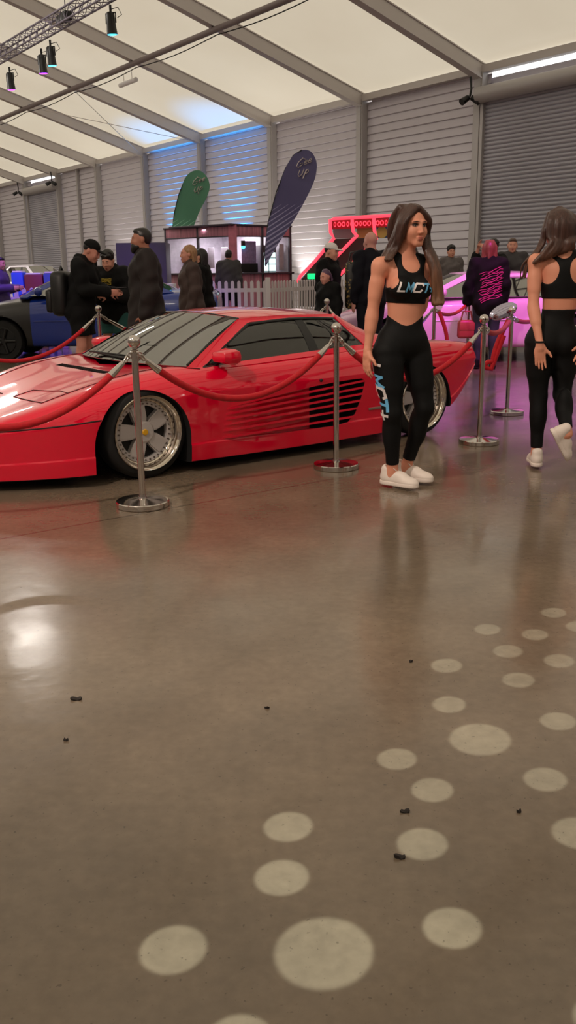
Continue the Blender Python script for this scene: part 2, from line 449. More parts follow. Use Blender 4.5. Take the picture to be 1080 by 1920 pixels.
def folds(S,J,a):
    # soft creases of loose cloth
    X,Y,Z=S.ax[0][:,None,None],S.ax[1][None,:,None],S.ax[2][None,None,:]
    S.d=(S.d+a*(np.sin(Z*21+X*9+2*np.sin(Y*13))*np.sin(Y*17-X*12+Z*6)+.6*np.sin(Z*39-X*22+Y*15))).astype(np.float32)
def jacket(J,fem,parent,m,h=.01,hem=.80,g=.022,name='jacket',sleeve=.95,collar=True,flare=.0,hood=False,op=None):
    lo,hi=bounds(J,.2); S=Sdf(lo,hi,h); s=J['s']
    torso(S,J,fem,g=g); shoulders(S,J,fem,g=g*.8)
    if g>.02: 
        mid=(J['chest']+J['pel'])/2; S.ell(mid,np.array([.165,.115,.33])*s,J['Rt'],.05,g=g*.8)
    for e in'LR': arm(S,J,e,fem,g=g*.9,to=sleeve)
    hp=J['pel'].copy(); hp[2]=hem*s
    S.cone(J['pel'],hp+np.array([0,0,.10]),.12*s+g,.125*s+g+flare,.05)
    S.clip(lambda X,Y,Z: hem*s-Z)
    nk=J['neck']; c=nk+J['Rt']@np.array([0,-.03,.055])*s
    if hood: 
        for x in(-1,0,1): S.ell(nk+J['Rt']@np.array([x*.06,.055+.02*(x==0),-.0])*s,np.array([.065,.05,.075])*s,J['Rt'],.03)
    if collar: S.cone(nk+np.array([0,0,-.02])*s,nk+np.array([0,0,.035])*s,.062*s,.062*s,.02)
    d=J['Rt']@np.array([0,-1.,0]); 
    S.cone(nk+np.array([0,0,.045])*s-d*.0,c+np.array([0,0,.12])*s,.05*s,.09*s,.01,'s')
    if op: op(S)
    if g>.02: folds(S,J,.0075)
    return S.build(name,m,parent,1)
def trousers(J,fem,parent,m,h=.01,top=1.0,to=.96,g=.014,name='trousers',w=1.05,short=None):
    lo,hi=bounds(J,.16); S=Sdf(lo,hi,h); s=J['s']; Pm=J['Rp']
    S.ell(J['pel']+np.array([0,0,.01])*s,np.array([.152*(1 if fem else .98),.1,.12])*s,Pm,.05,g=g)
    for x in(-1,1): S.ell(J['pel']+Pm@np.array([x*.07,.052,-.055])*s,np.array([.078,.078,.085])*s,Pm,.04,g=g)
    for e in'LR':
        if short: 
            q=J['hip'+e]+(J['kn'+e]-J['hip'+e])*short; S.cone(J['hip'+e],q,.1*s,.088*s,.03,g=g)
        else: leg(S,J,e,fem,g=g,to=to,w=w)
    S.clip(lambda X,Y,Z: Z-top*s)
    if short:
        folds(S,J,.006); z0=(J['hipL']+(J['knL']-J['hipL'])*short)[2]; S.clip(lambda X,Y,Z: z0-Z)
    return S.build(name,m,parent,1)
def hair(J,parent,m,kind='short',h=.008,name='hair',locks=(),g=1.,seed=1,lk=.008,tint=None):
    s=J['hs'];H=J['Rh'];c=J['head']; rnd=random.Random(seed)
    pts=[c+.2*np.array(q) for q in((1,1,1),(-1,-1,-1))]+[np.array(p) for L in locks for p in L[0]]
    S=Sdf(np.min(pts,0)-.05,np.max(pts,0)+.05,h)
    def E(p,r,k=.01,op='u'): S.ell(c+H@np.array(p)*s,np.array(r)*s,H,k,op)
    if kind=='short':
        E((0,.020,.034),(.0755,.0945,.087)); E((0,-.028,.083),(.054,.053,.028),.02); E((0,.05,-.01),(.068,.055,.07),.02)
        E((0,-.092,-.022),(.072,.068,.083),.006,'s'); E((0,.0,-.10),(.12,.13,.062),.006,'s')
    elif kind=='crop':
        E((0,.02,.034),(.0765,.094,.086)); E((0,-.08,-.02),(.08,.075,.085),.006,'s'); E((0,.02,-.09),(.12,.12,.07),.01,'s')
    elif kind=='curly':
        E((0,.015,.045),(.084,.096,.084))
        for i in range(60):
            a=rnd.uniform(0,2*PI);b=rnd.uniform(.1,1.35); v=np.array([math.sin(b)*math.cos(a)*.08,math.sin(b)*math.sin(a)*.095+.01,.045+math.cos(b)*.085])
            if v[1]<-.07 and v[2]<.06: continue
            S.ell(c+H@v*s,np.array([.02,.02,.018])*s,None,.006)
        E((0,-.085,-.035),(.07,.065,.085),.008,'s'); E((0,.02,-.08),(.12,.12,.055),.01,'s')
    elif kind=='long':
        E((0,.022,.032),(.08,.098,.09)); E((0,.055,-.03),(.078,.068,.1),.03)
        E((0,-.098,-.02),(.06,.07,.1),.006,'s'); E((0,-.05,-.11),(.05,.1,.075),.006,'s')
    for (pp,r0,r1) in locks:
        S.chain(pp,r0,r1,lk)
    return S.build(name,m,parent,1,tint)
def cap(J,parent,m,h=.007,name='cap'):
    s=J['hs'];H=J['Rh'];c=J['head']; lo=c-.24; hi=c+.24; S=Sdf(lo,hi,h)
    S.ell(c+H@np.array([0,.016,.045])*s,np.array([.082,.1,.08])*s,H,.0)
    up=H@np.array([0,0,1.]); b=c+H@np.array([0,0,.035])*s
    S.clip(lambda X,Y,Z:-((X-b[0])*up[0]+(Y-b[1])*up[1]+(Z-b[2])*up[2]))
    o=S.build(name,m,parent,1)
    B=Sdf(lo,hi,h*.6); B.ell(c+H@np.array([0,-.105,.036])*s,np.array([.062,.072,.012])*s,H,0); B.build('brim',m,o,1)
    return o
def locks_from(J,roots,path,r0=.014,r1=.006,jit=.012,seed=3,wave=.01):
    """strands starting at head-local roots and running through body-local points with waves"""
    rnd=random.Random(seed);out=[];s=J['hs'];H=J['Rh'];c=J['head']
    for (x,y,z) in roots:
        p=[c+H@np.array((x,y,z))*s]; ph=rnd.uniform(0,6.28); o=np.array([rnd.uniform(-1,1),rnd.uniform(-1,1),0])*jit
        pts=[p[0]]+[np.array(q)+o*(.6+.5*i) for i,q in enumerate(path(x,y,z,rnd))]
        fine=[]
        for i in range(len(pts)-1):
            p0=pts[max(i-1,0)];p1=pts[i];p2=pts[i+1];p3=pts[min(i+2,len(pts)-1)]
            for t in(0,.25,.5,.75):
                w=math.sin(ph+(i+t)*1.9)*wave*min(1,(i+t)*.5); fine.append(.5*((2*p1)+(p2-p0)*t+(2*p0-5*p1+4*p2-p3)*t*t+(3*p1-p0-3*p2+p3)*t**3)+np.array([w,w*.6,0]))
        fine.append(pts[-1]); out.append((fine,r0,r1))
    return out
# ------------------------------------------------------------------ the two women in black sportswear
M_spand = mat('black_stretch_fabric', (8,8,9), .7, noise=.1, nscale=60, spec=.25)
M_shoe = mat('white_leather', (236,222,212), .45)
M_brown = mat('brown_hair', (52,30,22), .42, noise=.4, nscale=16, stretch=(6,6,.15), bump=.3, bscale=26, attr='tint')
def ombre(z0,z1,c0=(64,38,30),c1=(120,82,60)):
    a=np.array(lin(c0));b=np.array(lin(c1))
    def f(P): t=np.clip((P[:,2]-z0)/(z1-z0),0,1)[:,None]; return a*(1-t)+b*t
    return f
M_blue = mat('blue_print', (104,178,222), .5); M_pale = mat('white_print', (226,216,214), .5)
def A(*v): return np.array(v, float)

def lettering(name, words, parent, bvh, M, off=.0065):
    """flat letters wrapped onto a surface: words = (text, size, x, y, material); M maps letter plane to a projector frame"""
    GLY={'L':[[(0,1),(0,0),(.85,0)]],'M':[[(0,0),(0,1),(.5,.3),(1,1),(1,0)]],'C':[[(1,.8),(.85,1),(.15,1),(0,.85),(0,.15),(.15,0),(.85,0),(1,.2)]],'T':[[(-.05,1),(1.05,1)],[(.5,1),(.5,0)]],'+':[[(.1,.5),(.9,.5)],[(.5,.1),(.5,.9)]]}
    d = (M.to_3x3() @ Vector((0,0,-1))).normalized()
    for txt, size, x, y, m in words:
        vs=[];fs=[]; H=size*.66; Wd=size*.56; w=size*.075
        for st in GLY[txt]:
            for (x0,y0),(x1,y1) in zip(st,st[1:]):
                a=Vector((x+(x0-.5)*Wd+(y0-.5)*H*.3,y+(y0-.5)*H,0)); b=Vector((x+(x1-.5)*Wd+(y1-.5)*H*.3,y+(y1-.5)*H,0)); t=(b-a).normalized(); n=Vector((-t.y,t.x,0))*w; a=a-t*w*.9; b=b+t*w*.9
                k=8; o=len(vs)
                for q in range(k+1):
                    c=a.lerp(b,q/k)
                    for e in (n,Vector(),-n):
                        p=M@(c+e); h=bvh.ray_cast(p,d); vs.append((h[0]-d*off) if h[0] is not None else p+d*.37)
                fs+=[(o+3*q+z,o+3*q+z+1,o+3*q+z+4,o+3*q+z+3) for q in range(k) for z in (0,1)]
        from_data(name, vs, fs, m, parent, 180)
def tree_of(o): 
    dg=bpy.context.evaluated_depsgraph_get(); dg.update(); return BVHTree.FromObject(o, dg)

def crop_top(J, parent, h, back=False, scoop=.16, hem=-.105):
    lo,hi = bounds(J,.1); S = Sdf(lo,hi,h); torso(S,J,True,g=.006,bust=1.06); shoulders(S,J,True,g=.0055)
    T = J['Rt']; c = J['chest']; s=J['s']
    for y in (-.13,.12): S.ell(c+T@A(0,y,scoop if y<0 else .225)*s, A(.088,.13,.096)*s, T, .004, 's')
    for x in (-1,1):
        S.ell(c+T@A(x*(.172 if not back else .128), -.1 if not back else .13, .072)*s, A(.092 if not back else .097,.26 if not back else .14,.115)*s, T, .004, 's')
        S.ell(c+T@A(x*.185, 0, .09)*s, A(.095,.2,.13)*s, T, .004, 's')
    n = T@A(0,0,1.)
    S.clip(lambda X,Y,Z: hem*s-((X-c[0])*n[0]+(Y-c[1])*n[1]+(Z-c[2])*n[2]))
    S.clip(lambda X,Y,Z: ((X-c[0])*n[0]+(Y-c[1])*n[1]+(Z-c[2])*n[2])-.205*s)
    return S.build('crop_top', M_spand, parent, 1)
def leggings(J, parent, h, dip=.09, top=1.05, cuff=(.86,.86)):
    lo,hi = bounds(J,.12); S = Sdf(lo,hi,h); torso(S,J,True,g=.005)
    for e,t in zip('LR',cuff):
        leg(S,J,e,True,g=.0055)
    c = J['pel']; T = J['Rp']
    def cut(X,Y,Z):
        x=(X-c[0])*T[0,0]+(Y-c[1])*T[1,0]; y=(X-c[0])*T[0,1]+(Y-c[1])*T[1,1]
        fr=np.clip(-y/.08,-1,1)
        return Z-(top-dip*np.clip(fr,0,1)*(1-np.clip(np.abs(x)/.14,0,1)**1.5))
    S.clip(cut)
    for e,t in zip('LR',cuff):
        kn,an=J['kn'+e],J['an'+e]; d=(an-kn)/np.linalg.norm(an-kn); q=kn+(an-kn)*t; o=J['kn'+('R' if e=='L' else 'L')]
        def cl(X,Y,Z,q=q,d=d,kn=kn,an=an):
            f=(X-q[0])*d[0]+(Y-q[1])*d[1]+(Z-q[2])*d[2]
            near=np.sqrt((X-an[0])**2+(Y-an[1])**2+(Z-an[2])**2)-.13
            return np.where(near<0,f,-1)
        S.clip(cl)
    return S.build('leggings', M_spand, parent, 1)

# --- walking towards the camera
def woman_front():
    J = canon(1.68, R(33))
    pr = lambda: None
    J['pel']=A(.012,0,.885); J['waist']=A(.026,0,1.055); J['chest']=A(.033,.0,1.215); J['neck']=A(.014,.03,1.385); J['head']=A(.054,-.005,1.548)
    J['shR']=A(-.135,-.03,1.325); J['shL']=A(.180,.06,1.33)
    J['elR']=A(-.172,-.03,1.05); J['wrR']=A(-.199,-.06,.845); J['elL']=A(.150,.19,1.09); J['wrL']=A(.03,.22,.90)
    J['hipR']=A(-.078,-.04,.83); J['hipL']=A(.10,.045,.83)
    J['knR']=A(-.050,-.075,.47); J['anR']=A(-.034,-.02,.10); J['knL']=A(.156,.0,.49); J['anL']=A(.066,.10,.105)
    d=A(.80,-.60,0); J['toeR']=d; J['toeL']=A(.86,-.5,0)
    J['Rp']=rotz(R(10)); J['Rt']=rotz(R(13))@roty(R(3)); J['Rh']=rotz(R(26))@rotx(R(3))
    J['hs']=.98; J['s']=.985
    J['thR']=A(.5,-.8,0); J['pnR']=A(.85,.5,0); J['curlR']=.28; J['hdR']=A(-.06,-.12,-.98)
    J['thL']=A(-.3,-.8,0)
    t = thing('person','woman walking forward in black crop top with blue and white letters and black leggings','person',(.682,5.49,0))
    skin=(224,152,124)
    b,_ = body(J,True,t,.004,skin,face_tint(J,skin,(168,86,80),(34,20,20),(38,22,18)),bust=1.0)
    ct = crop_top(J,t,.0045); lg = leggings(J,t,.005,dip=.06,top=1.045)
    shoes(J,t,M_shoe,.0045,ankle=True)
    # letters across the chest and down the right thigh
    bv = tree_of(ct); c=Vector(J['chest']); T=Matrix(J['Rt'].tolist())
    Mx = Matrix.Translation(c+T@Vector((0.004,-.4,-.012))) @ (T.to_4x4() @ Matrix.Rotation(PI/2,4,'X'))
    lettering('lettering',[('L',.070,-.076,0,M_pale),('M',.070,-.029,0,M_blue),('C',.070,.022,0,M_pale),('T',.070,.068,0,M_blue),('+',.070,.106,0,M_blue)],ct,bv,Mx)
    bv = tree_of(lg)
    ax = (Vector(J['hipR'])-Vector(J['knR'])).normalized(); n = Vector((-.86,-.5,0)); n=(n-ax*n.dot(ax)).normalized(); x=-ax; y=n.cross(x)
    q = Vector(J['hipR'])*.36+Vector(J['knR'])*.64
    Mx = Matrix.Translation(q+n*.4)@Matrix((x,y,n)).transposed().to_4x4()
    lettering('lettering',[('L',.105,-.14,0,M_pale),('M',.105,-.07,0,M_blue),('C',.105,.0,0,M_pale),('T',.105,.07,0,M_blue),('+',.105,.135,0,M_pale)],lg,bv,Mx)
    # long brown hair, parted in the middle
    c=J['head'];H=J['Rh']
    L=[]
    rr=[(-.012,y,.108-.25*abs(y)) for y in (-.05,-.038,-.025,-.01,.005,.02,.035,.05)]*5
    def right(x,y,z,r):
        o=r.uniform(0,.05); return [c+H@A(-.077,-.035+y*.5+o*.6,.03),c+H@A(-.09,-.018+o+y*.2,-.06),A(-.045-o*.6,-.045+o*2,1.415),A(-.085-o*.5,-.085+o*2.4,1.36)]
    L+=locks_from(J,rr,right,.0125,.008,.008,5,.007)
    rl=[(.012,y,.108-.25*abs(y)) for y in (-.05,-.038,-.025,-.01,.005,.02,.035,.05)]*5
    def left(x,y,z,r):
        o=r.uniform(0,.05); return [c+H@A(.075,-.04+y*.5+o*.6,.03),c+H@A(.09,-.012+o+y*.2,-.05),A(.145+o*.5,-.045+o,1.40),A(.185+o*.5,-.075+o,1.29),A(.195+o*.4,-.075+o,1.17),A(.205+o*.2,-.06,1.11)]
    L+=locks_from(J,rl,left,.0125,.008,.008,9,.009)
    bk=[(x,.06,.10) for x in (-.05,-.03,-.01,.01,.03,.05)]*2
    def backp(x,y,z,r): return [c+H@A(x*1.4,.105,.03),c+H@A(x*1.5,.115,-.08),A(.05+x,.10,1.37),A(.05+x,.105,1.28)]
    L+=locks_from(J,bk,backp,.018,.01,.01,11,.008)
    hair(J,t,M_brown,'long',.0045,'hair',L,lk=.011,tint=ombre(1.42,1.18))
    return t
woman_front()

# --- walking away
def woman_back():
    J = canon(1.67, PI)
    J['pel']=A(.0,0,.88); J['waist']=A(.032,0,1.06); J['chest']=A(.03,.0,1.225); J['neck']=A(.024,.0,1.40); J['head']=A(.004,.035,1.545)
    J['shL']=A(-.142,.0,1.345); J['shR']=A(.19,.0,1.35)
    J['elL']=A(-.152,-.06,1.06); J['wrL']=A(-.126,-.165,.838); J['elR']=A(.226,-.05,1.05); J['wrR']=A(.178,-.18,.838)
    J['hipL']=A(-.088,0,.84); J['hipR']=A(.088,0,.84)
    J['knL']=A(-.066,.01,.475); J['anL']=A(-.06,.0,.10); J['knR']=A(.088,.0,.49); J['anR']=A(.056,-.26,.275)
    J['toeL']=A(.12,1,0); J['toeR']=A(.50,.25,-.80); J['fupR']=A(.80,-.1,.5)
    J['Rp']=rotz(PI); J['Rt']=rotz(PI-R(3)); J['Rh']=rotz(PI+R(6))
    J['hs']=1.0; J['s']=.975
    J['pnL']=A(.1,-1,0); J['thL']=A(1,-.2,0); J['curlL']=.1; J['hdL']=A(.07,-.04,-1); J['spreadL']=1; J['spread']=1
    J['pnR']=A(-.1,-1,.1); J['thR']=A(-1,-.3,.4); J['curlR']=.3; J['hdR']=A(-.45,-.12,-.85)
    t = thing('person','woman walking away in a black racerback top and black leggings, one white trainer lifted','person',(1.738,6.0,0))
    skin=(224,152,124)
    body(J,True,t,.004,skin); crop_top(J,t,.0045,True,hem=-.115); leggings(J,t,.005,dip=-.015,top=1.045,cuff=(.9,.86)); shoes(J,t,M_shoe,.005)
    wb=MB(); w=Vector(J['wrL']); 
    wb.lathe([(.0285,-.006),(.0315,-.006),(.0315,.006),(.0285,.006)],24,Matrix.Translation(w+Vector((0,0,.012))),closed=True)
    wb.build('wristband',M_dark,t)
    c=J['head'];H=J['Rh']
    rr=[(x,.0+abs(x)*.2,.118-.5*abs(x)) for x in (-.052,-.044,-.035,-.027,-.02,-.012,-.005,.003,.01,.018,.025,.033,.04,.047,.052)]*4
    def dn(x,y,z,r):
        k=(x+.052)/.104; o=r.uniform(-.012,.012)      # head x: + is image left for a figure facing away
        wx=-.075+.145*(1-k)
        return [c+H@A(x*1.75,.098+o-.6*abs(x),.045),c+H@A(x*1.8,.105+o-.5*abs(x),-.05),A(wx*.95,-.065+o-.25*abs(wx),1.462),A(wx*1.02-.03*k,-.075+o,1.428-.03*k),A(wx*1.05-.085*k,-.06+o,1.42-.085*k)]
    L=locks_from(J,rr,dn,.0125,.008,.006,13,.004)
    sd=[(.05,-.03,.085)]*5
    def side(x,y,z,r):
        o=r.uniform(0,.03); return [c+H@A(.088,-.02+o,.0),c+H@A(.1,-.02+o,-.08),A(-.135-o,-.01,1.385),A(-.19-o*.4,.015,1.32),A(-.20-o*.4,.03,1.24)]
    L+=locks_from(J,sd,side,.015,.004,.008,17,.008)
    hair(J,t,M_brown,'long',.0045,'hair',L,lk=.011,tint=ombre(1.5,1.3,c1=(92,60,46)))
    return t
woman_back()
# ------------------------------------------------------------------ the low red coupe
# car frame: s rearward from the front axle, w to the car's left (towards the camera side), z up
CA = R(37.3)
car = thing('car','low red wedge coupe with side strakes and deep silver wheels behind the rope barrier','car',(-1.422,6.511,0),CA)
M_red = mat('red_car_paint', (222,0,46), .32, coat=1., spec=.08)
M_redgap = mat('panel_gap_dark_red', (40,2,6), .7)  # thin dark strips laid over the joints between body panels
M_glass = bpy.data.materials.new('tinted_window_glass'); M_glass.use_nodes=True
def _glass():
    nt=M_glass.node_tree; nt.nodes.clear(); o=nt.nodes.new('ShaderNodeOutputMaterial'); t=nt.nodes.new('ShaderNodeBsdfTransparent'); t.inputs[0].default_value=(.34,.34,.30,1)
    g=nt.nodes.new('ShaderNodeBsdfGlossy'); g.inputs['Roughness'].default_value=.02; g.inputs['Color'].default_value=(.95,.95,.92,1); f=nt.nodes.new('ShaderNodeFresnel'); f.inputs['IOR'].default_value=3.8
    m=nt.nodes.new('ShaderNodeMixShader'); nt.links.new(f.outputs[0],m.inputs[0]); nt.links.new(t.outputs[0],m.inputs[1]); nt.links.new(g.outputs[0],m.inputs[2]); nt.links.new(m.outputs[0],o.inputs[0])
_glass()
M_glass2=M_glass.copy(); M_glass2.name='side_window_glass'; M_glass2.node_tree.nodes['Fresnel'].inputs['IOR'].default_value=1.75
M_glass2.node_tree.nodes['Transparent BSDF'].inputs[0].default_value=(.60,.56,.50,1)
M_red.node_tree.nodes['Principled BSDF'].inputs['Coat IOR'].default_value=1.6
def K(s,w,z): return Vector((s,-w,z))    # empty is turned so +x runs to the tail; -y faces the barrier
ST = [-1.04,-1.0,-.68,-.41,-.20,0,.27,.50,.90,1.35,1.80,2.10,2.45,2.76,3.0,3.06]
bow= [.10,.10,.13,.12,.06,.03,.01,0,0,0,0,0,0,.0,.04,.05]
W5 = [.56,.60,.80,.93,.945,.95,.95,.95,.955,.965,.975,.98,.98,.968,.95,.94]
ZB = [.068,.058,.06,.07,.07,.07,.07,.065,.06,.06,.065,.07,.09,.17,.42,.50]
Z3 = [.155,.165,.175,.19,.19,.19,.19,.19,.19,.195,.20,.20,.21,.25,.46,.54]
Z4 = [.22,.24,.26,.29,.31,.33,.34,.35,.36,.36,.37,.38,.38,.40,.52,.57]
Z5 = [.345,.36,.395,.42,.455,.50,.54,.545,.55,.555,.56,.57,.58,.59,.60,.60]
Z6 = [.36,.375,.44,.505,.57,.615,.648,.655,.665,.682,.70,.71,.715,.712,.70,.685]
Z7 = [.368,.385,.485,.565,.632,.672,.698,.688,.69,.708,.728,.738,.745,.74,.72,.705]
Z8 = [.368,.385,.483,.562,.625,.665,.695,.688,.69,.708,.728,.738,.748,.742,.722,.705]
Z9 = [.36,.375,.452,.525,.602,.655,.69,.695,.70,.715,.735,.745,.752,.745,.722,.705]
W6d= [.01,.012,.015,.03,.04,.05,.055,.05,.05,.05,.045,.045,.045,.045,.045,.045]
W7 = [.52,.56,.71,.77,.765,.755,.755,.80,.815,.82,.83,.84,.845,.835,.83,.83]
W8 = [.42,.46,.58,.63,.635,.64,.645,.66,.66,.66,.66,.66,.66,.66,.64,.62]
def ring(i):
    s=ST[i]; w=W5[i]; zb=ZB[i]
    rows=[(0,zb),(.33,zb),(W8[i],zb),(w-.05,zb),(w-.015,zb+.012),(w-.008,Z3[i]),(w-.014,Z3[i]+.012),(w-.008,Z4[i]),(w,Z5[i]-.012),(w-.008,Z5[i]+.012),(w-W6d[i],Z6[i]),(W7[i],Z7[i]),(W8[i],Z8[i]),(.33,Z9[i]),(0,Z9[i]+.004)]
    sg=lambda q: s-bow[i]*(1-min(1,(q/w))**2)
    L=[K(sg(q),q,z) for q,z in rows]; Rr=[K(sg(q),-q,z) for q,z in rows[1:-1]][::-1]
    return L+Rr
def car_body():
    bm=bmesh.new(); rings=[]; n=None
    for i in range(len(ST)):
        r=[bm.verts.new(p) for p in ring(i)]; n=len(r); rings.append(r)
    cl=bm.edges.layers.float.new('crease_edge')
    for a,b in zip(rings,rings[1:]):
        for j in range(n): bm.faces.new((a[j],b[j],b[(j+1)%n],a[(j+1)%n]))
    for r,fl in ((rings[0],0),(rings[-1],1)):
        H=15-1; L=r[:15]; Rr=[r[0]]+r[15:][::-1]+[r[14]]
        for S_ in (L,Rr):
            fs=[(S_[0],S_[1],S_[13],S_[14]),(S_[1],S_[2],S_[12],S_[13]),(S_[2],S_[3],S_[4],S_[5],S_[6],S_[7],S_[8],S_[9],S_[10],S_[11],S_[12])]
            for f in fs: bm.faces.new(f)
    bmesh.ops.recalc_face_normals(bm,faces=bm.faces)
    bm.edges.ensure_lookup_table()
    cre={4:.8,5:.75,6:.75,8:.45,9:.45,11:.35}
    for r in rings:
        for j in range(n):
            jj=j if j<15 else 28-j
    idx={}
    for r in rings:
        for j,v in enumerate(r): idx[v]=(j if j<=14 else 28-j)
    for e in bm.edges:
        a,b=e.verts
        if idx[a]==idx[b] and idx[a] in cre: e[cl]=cre[idx[a]]
        if (a in rings[-1] and b in rings[-1]) : e[cl]=.9
        if (a in rings[1] and b in rings[1]): e[cl]=.55
    me=bpy.data.meshes.new('body_shell'); bm.to_mesh(me); bm.free(); me.materials.append(M_red)
    o=link(bpy.data.objects.new('body_shell',me),car)
    ss=o.modifiers.new('s','SUBSURF'); ss.levels=3; ss.render_levels=3
    bake(o); return o
shell=car_body()
def cutter(mb):
    c=mb.build('cut',M_dark); c.parent=car; bm=bmesh.new(); bm.from_mesh(c.data); bmesh.ops.recalc_face_normals(bm,faces=bm.faces); bm.to_mesh(c.data); bm.free(); return c
FA=(-.063,.245,.34); RA=(2.42,.235,.335)
cuts=[]
for (s0,z0,r) in (FA,RA):
    for sd in (1,-1):
        m=MB(); pr=[(s0+r*math.cos(PI*k/40),z0+r*math.sin(PI*k/40)) for k in range(41)]+[(s0-r-.0,-.1),(s0+r*.985,-.1)]
        vs=[];N=len(pr)
        for w in (.56*sd,1.05*sd): vs+=[K(s,w,z) for s,z in pr]
        m.add(vs,[tuple(range(N)),tuple(range(2*N-1,N-1,-1))]+[(i,(i+1)%N,(i+1)%N+N,i+N) for i in range(N)])
        cuts.append(cutter(m))
# side intake: a shallow scallop in the door that drops into a dark opening before the rear wheel
SC_=[(.50,.20,.41),(.8,.195,.438),(1.1,.19,.475),(1.31,.19,.498),(1.316,.19,.499),(1.5,.19,.512),(1.63,.203,.518),(1.70,.26,.520),(1.755,.37,.520),(1.785,.48,.50)]
for sd in (1,-1):
    m=MB(); n=len(SC_); vs=[]
    for s_,a,b in SC_:
        dp=.952-.055*(s_-.5)/.81 if s_<1.313 else .80
        vs+=[K(s_,dp*sd,a),K(s_,dp*sd,b),K(s_,1.05*sd,b),K(s_,1.05*sd,a)]
    fs=[(0,1,2,3),(4*n-1,4*n-2,4*n-3,4*n-4)]+[(4*k+q,4*k+4+q,4*k+4+(q+1)%4,4*k+(q+1)%4) for k in range(n-1) for q in range(4)]
    m.add(vs,fs); cuts.append(cutter(m))
# cowl well under the cabin and the hood slot
m=MB(); m.box(K(-.035,0,.70),(.055,.80,.12)); cuts.append(cutter(m))
m=MB()
P=[K(.36,.76,.5),K(.10,0,.5),K(.36,-.76,.5),K(1.95,-.76,.5),K(1.95,.76,.5)]; Q=[Vector((p.x,p.y,.9)) for p in P]
m.add(P+Q,[(0,1,2,3,4),(9,8,7,6,5)]+[(i,(i+1)%5,(i+1)%5+5,i+5) for i in range(5)]); cuts.append(cutter(m))
for c in cuts:
    b=shell.modifiers.new('b','BOOLEAN'); b.object=c; b.operation='DIFFERENCE'; b.solver='EXACT'
bake(shell); smooth(shell.data,32)
shell.data.materials.append(M_dark)
for f in shell.data.polygons:
    x,y,z=f.center; n=f.normal
    for s0,z0,r in (FA,RA):
        q=math.hypot(x-s0,z-z0)
        if (abs(y)<.955 and ((abs(q-r)<.012 and abs(n.y)<.5) or (q<r and abs(y)<.58 and z<.6))) or (z<z0 and abs(abs(x-s0)-r)<.012 and abs(n.x)>.8): f.material_index=1
    if 1.305<x<1.80 and .18<z<.53 and abs(y)<.94 and (abs(y)<.85 or abs(n.y)<.4): f.material_index=1
    if abs(x+.035)<.04 and abs(y)<.42 and .55<z<.70 and abs(n.z)<.6: f.material_index=1
    if n.z<-.6 and z<.12: f.material_index=1
for c in cuts: bpy.data.objects.remove(c)
shell_bvh=BVHTree.FromObject(shell,bpy.context.evaluated_depsgraph_get())
def on_side(s,z,off=.001,sd=1):
    h=shell_bvh.ray_cast(K(s,1.5*sd,z),Vector((0,sd,0))); return (h[0]+h[1]*off) if h[0] is not None else K(s,.95*sd,z)
def on_top(s,w,off=.001):
    h=shell_bvh.ray_cast(K(s,w,1.5),Vector((0,0,-1))); return (h[0]+h[1]*off) if h[0] is not None else K(s,w,.7)
def seam(fn,pts,r=.003,n=14,name='panel_gap',m=None):
    out=[]
    for a,b in zip(pts,pts[1:]):
        for k in range(n): t=k/n; out.append(fn(a[0]+(b[0]-a[0])*t,a[1]+(b[1]-a[1])*t))
    out.append(fn(*pts[-1])); mb=MB(); mb.tube(out,r,6); return mb.build(name,m or M_redgap,car)
# panel gaps
seam(on_side,[(-.335,.425),(-.41,.42),(-.55,.405),(-.68,.394),(-.85,.383),(-.99,.376)],.005)
seam(on_top,[(-.60,.60),(-.40,.63),(-.20,.66),(.0,.67),(.25,.69)])
seam(on_top,[(-.60,-.60),(-.40,-.63),(-.20,-.66),(.0,-.67),(.25,-.69)])
seam(on_top,[(-.60,.60),(-.59,.33),(-.59,.10)],.004); seam(on_top,[(-.59,.10),(-.46,.13),(-.41,.45),(-.43,.62)],.003)
seam(on_top,[(-.60,-.60),(-.59,-.33),(-.59,-.10)],.004)
seam(on_top,[(.30,.71),(.36,.80),(.43,.83)],.004)
mb=MB(); mb.box(K(-.035,0,.635),(.06,.80,.004)); 
for k in range(16): mb.box(K(-.035,-.38+k*.05,.642),(.05,.006,.012))
mb.build('hood_vent',M_dark,car)
# strakes
lz=[.405,.372,.338,.302,.262,.215]; rz_=[.50,.452,.405,.355,.30,.24]; rs=[1.79,1.79,1.775,1.755,1.725,1.68]
for i in range(6):
    mb=MB(); top=[];bot=[];top2=[];bot2=[]
    for k in range(15):
        t=k/14; s=.52+(rs[i]-.52)*t; z=lz[i]+(rz_[i]-lz[i])*t; w=.957+.012*t
        if k==0: w-=.02
        top.append(K(s,w,z+.008)); bot.append(K(s,w,z-.008)); top2.append(K(s,w-.035,z+.004)); bot2.append(K(s,w-.035,z-.006))
    mb.grid([top2,top,bot,bot2,top2]); mb.build('side_strake',M_red,car,60)
